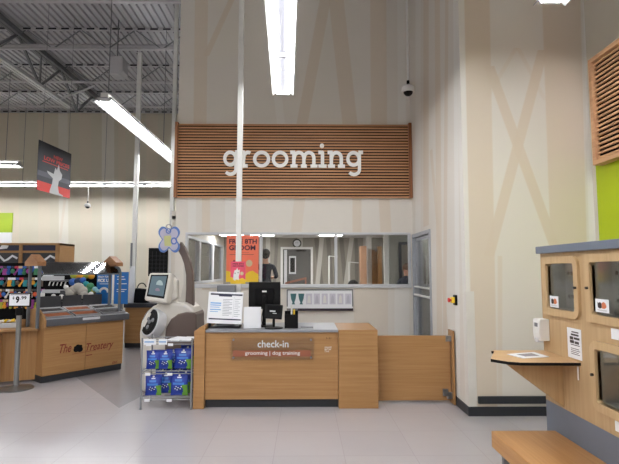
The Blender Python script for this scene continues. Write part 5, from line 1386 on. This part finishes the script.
# ---- people
def person(loc, rz, label, hair, long_hair=False, arm='down', shirt=None, h=1.72):
    s = h/1.72
    t = thing('person', loc, label, 'person', rz=rz)
    J = {'pel': (0, 0, .95), 'sp': (0, 0, 1.12), 'ch': (0, .01, 1.30), 'nk': (0, 0, 1.44), 'hd0': (0, -.005, 1.50), 'hd': (0, -.02, 1.62)}
    V_ = [J['pel'], J['sp'], J['ch'], J['nk'], J['hd0'], J['hd']]; R_ = [.135, .12, .135, .058, .055, .082]
    E_ = [(0, 1), (1, 2), (2, 3), (3, 4), (4, 5)]
    def chain(start, pts):
        k = start
        for p_, r_ in pts: V_.append(p_); R_.append(r_); E_.append((k, len(V_)-1)); k = len(V_)-1
        return k
    for sg in (-1, 1):
        if arm == 'fwd': el, wr, hd = (sg*.24, -.08, 1.14), (sg*.14, -.30, 1.12), (sg*.12, -.37, 1.11)
        else: el, wr, hd = (sg*.26, .02, 1.12), (sg*.28, -.04, .90), (sg*.28, -.06, .83)
        k = chain(2, [((sg*.17, .01, 1.37), .062), (el, .045), (wr, .03), (hd, .034)])
        hv = Vector(hd); dv = (Vector(hd)-Vector(wr)).normalized(); sd = Vector((0, 0, 1)) if arm == 'fwd' else Vector((0, 1, 0))
        for q_, ln in ((-.027, .062), (-.009, .075), (.009, .070), (.027, .055)):
            a_ = hv+sd*q_+dv*.02; V_.append(tuple(a_)); R_.append(.009); E_.append((k, len(V_)-1)); k2 = len(V_)-1
            V_.append(tuple(a_+dv*ln*.6+Vector((-sg*.006, 0, 0)))); R_.append(.008); E_.append((k2, len(V_)-1))
            V_.append(tuple(a_+dv*ln+Vector((-sg*.02, 0, 0)))); R_.append(.007); E_.append((len(V_)-2, len(V_)-1))
        V_.append(tuple(hv-sd*.035+Vector((-sg*.03, 0, 0)))); R_.append(.010); E_.append((k, len(V_)-1))
        chain(0, [((sg*.09, 0, .90), .095), ((sg*.10, -.01, .50), .058), ((sg*.10, .02, .09), .040), ((sg*.10, -.12, .035), .035)])
    me = bpy.data.meshes.new('body'); me.from_pydata(V_, E_, []); ob = bpy.data.objects.new('tmp', me); COL.objects.link(ob)
    sk = ob.modifiers.new('s', 'SKIN'); sk.use_smooth_shade = True
    for i, r_ in enumerate(R_): me.skin_vertices[0].data[i].radius = (r_, r_*(.72 if i in (0, 1, 2) else 1))
    me.skin_vertices[0].data[0].use_root = True
    ob.modifiers.new('u', 'SUBSURF').levels = 1
    dg = bpy.context.evaluated_depsgraph_get(); bm_ = bpy.data.meshes.new_from_object(ob.evaluated_get(dg)); bpy.data.objects.remove(ob)
    for v_ in bm_.vertices: v_.co *= s
    shirt = shirt or M['shirt']
    bm_.materials.clear()
    for m_ in (M['skin'], shirt, M['trousers'], M['black']): bm_.materials.append(m_)
    for p_ in bm_.polygons:
        c_ = p_.center/s
        if c_.z < .09: p_.material_index = 3
        elif c_.z < .94 and abs(c_.x) < .22: p_.material_index = 2
        elif c_.z < 1.44 and not (arm == 'down' and abs(c_.x) > .2 and c_.z < 1.16) and not (arm == 'fwd' and c_.y < -.14): p_.material_index = 1
        else: p_.material_index = 0
        p_.use_smooth = True
    b_ = bpy.data.objects.new('body', bm_); COL.objects.link(b_); b_.parent = t; WM[b_.name] = WM[t.name]
    Ms = WM[t.name] @ Matrix.Scale(s, 4)
    e_ = MB(Ms)
    e_.ball((0, -.105, 1.575), .012, .018, .022, 8, 6, 0); e_.ball((-.084, 0, 1.59), .010, .018, .028, 8, 6, 0).ball((.084, 0, 1.59), .010, .018, .028, 8, 6, 0)
    for sg in (-1, 1): e_.ball((sg*.03, -.097, 1.605), .011, .006, .007, 8, 6, 1)
    e_.box(-.022, .022, -.101, -.094, 1.543, 1.549, 2)
    e_.build('face', [M['skin'], M['black'], M['pink']], t, 60)
    h_ = MB(Ms); h_.ball((0, .022, 1.645), .098, .102, .092, 18, 12)
    if long_hair: h_.ball((0, .05, 1.56), .085, .06, .12, 14, 9)
    else: h_.ball((0, .04, 1.59), .085, .07, .07, 14, 9)
    h_.build('hair', hair, t, 60)
    return t
c = at(266.2, 287, y=10.2)
zp = at(266, 248.6, y=10.2).z-1.80
tag(MB().box(c.x-.4, c.x+.4, 9.9, 10.55, 0, zp-.002).build('step_platform', M['greymetal'], bevel=.01), 'low grey platform under the person facing away in the salon', 'platform')
p1 = person((c.x-.02, 10.2, zp), math.radians(184), 'person with dark hair and dark navy shirt seen from behind in the salon', M['hairdark'], arm='fwd', h=1.78)
c = at(405.7, 287, y=10.15)
p2 = person((c.x+.02, 10.1, 0), math.radians(-40), 'person with short brown hair and dark shirt by the bright doorway', M['hairbrown'], arm='fwd', h=at(404, 264.5, y=10.1).z*1.01)
# things behind the glass door
q = at(421, 272, y=7.4)
xx = XC+.9
t = thing('white_cage', (XC+.75, 7.3, 0), 'white wire crate visible through the glass side door', 'crate')
w = MB(); cx0_, cx1_, cy0_, cy1_, cz0_, cz1_ = XC+.45, XC+1.05, 6.9, 7.75, .75, 1.3
for z_ in (cz0_, (cz0_+cz1_)/2, cz1_): 
    w.box(cx0_, cx1_, cy0_, cy0_+.015, z_, z_+.015).box(cx0_, cx1_, cy1_, cy1_+.015, z_, z_+.015).box(cx0_, cx0_+.015, cy0_, cy1_, z_, z_+.015).box(cx1_, cx1_+.015, cy0_, cy1_, z_, z_+.015)
for i in range(10):
    y_ = cy0_+(cy1_-cy0_)*i/9; w.box(cx0_, cx0_+.01, y_, y_+.01, cz0_, cz1_)
w.build('wire', M['white'], t)
MB().box(cx0_, cx1_, cy0_, cy1_, .70, .74).build('tray', M['greymetal'], t)
for (x_, y_) in ((cx0_, cy0_), (cx0_, cy1_), (cx1_, cy0_), (cx1_, cy1_)): MB().box(x_, x_+.02, y_, y_+.02, 0, .70).build('leg', M['steel'], t)
tag(MB().ball((XC+.72, 7.35, 1.47), .11, .16, .13, 12, 8).ball((XC+.70, 7.2, 1.53), .07, .08, .07, 12, 8).box(cx0_+.1, cx1_-.1, 7.1, 7.6, 1.32, 1.36).build('folded_towels', M['white'], None, 50), 'white towels heaped on the crate behind the glass side door', 'towel')
tag(MB().box(XSR-.45, XSR-.02, 6.2, 7.9, .02, .95).build('base_cupboard', M['greymetal'], bevel=.006), 'grey low cupboard deep in the room behind the glass side door', 'cupboard')

# ------------------------------------------------------------------ world and output
w = bpy.data.worlds.new('world'); SC.world = w; w.use_nodes = True
w.node_tree.nodes['Background'].inputs[0].default_value = (.9, .93, 1, 1); w.node_tree.nodes['Background'].inputs[1].default_value = .05
SC.view_settings.view_transform = 'Standard'; SC.view_settings.look = 'None'; SC.view_settings.gamma = 1; SC.view_settings.use_curve_mapping = False
SC.view_settings.exposure = 0.3
SC.cycles.max_bounces = 8; SC.cycles.diffuse_bounces = 5; SC.cycles.transparent_max_bounces = 12
SC.cycles.caustics_reflective = False; SC.cycles.caustics_refractive = False
SC.cycles.sample_clamp_indirect = 6
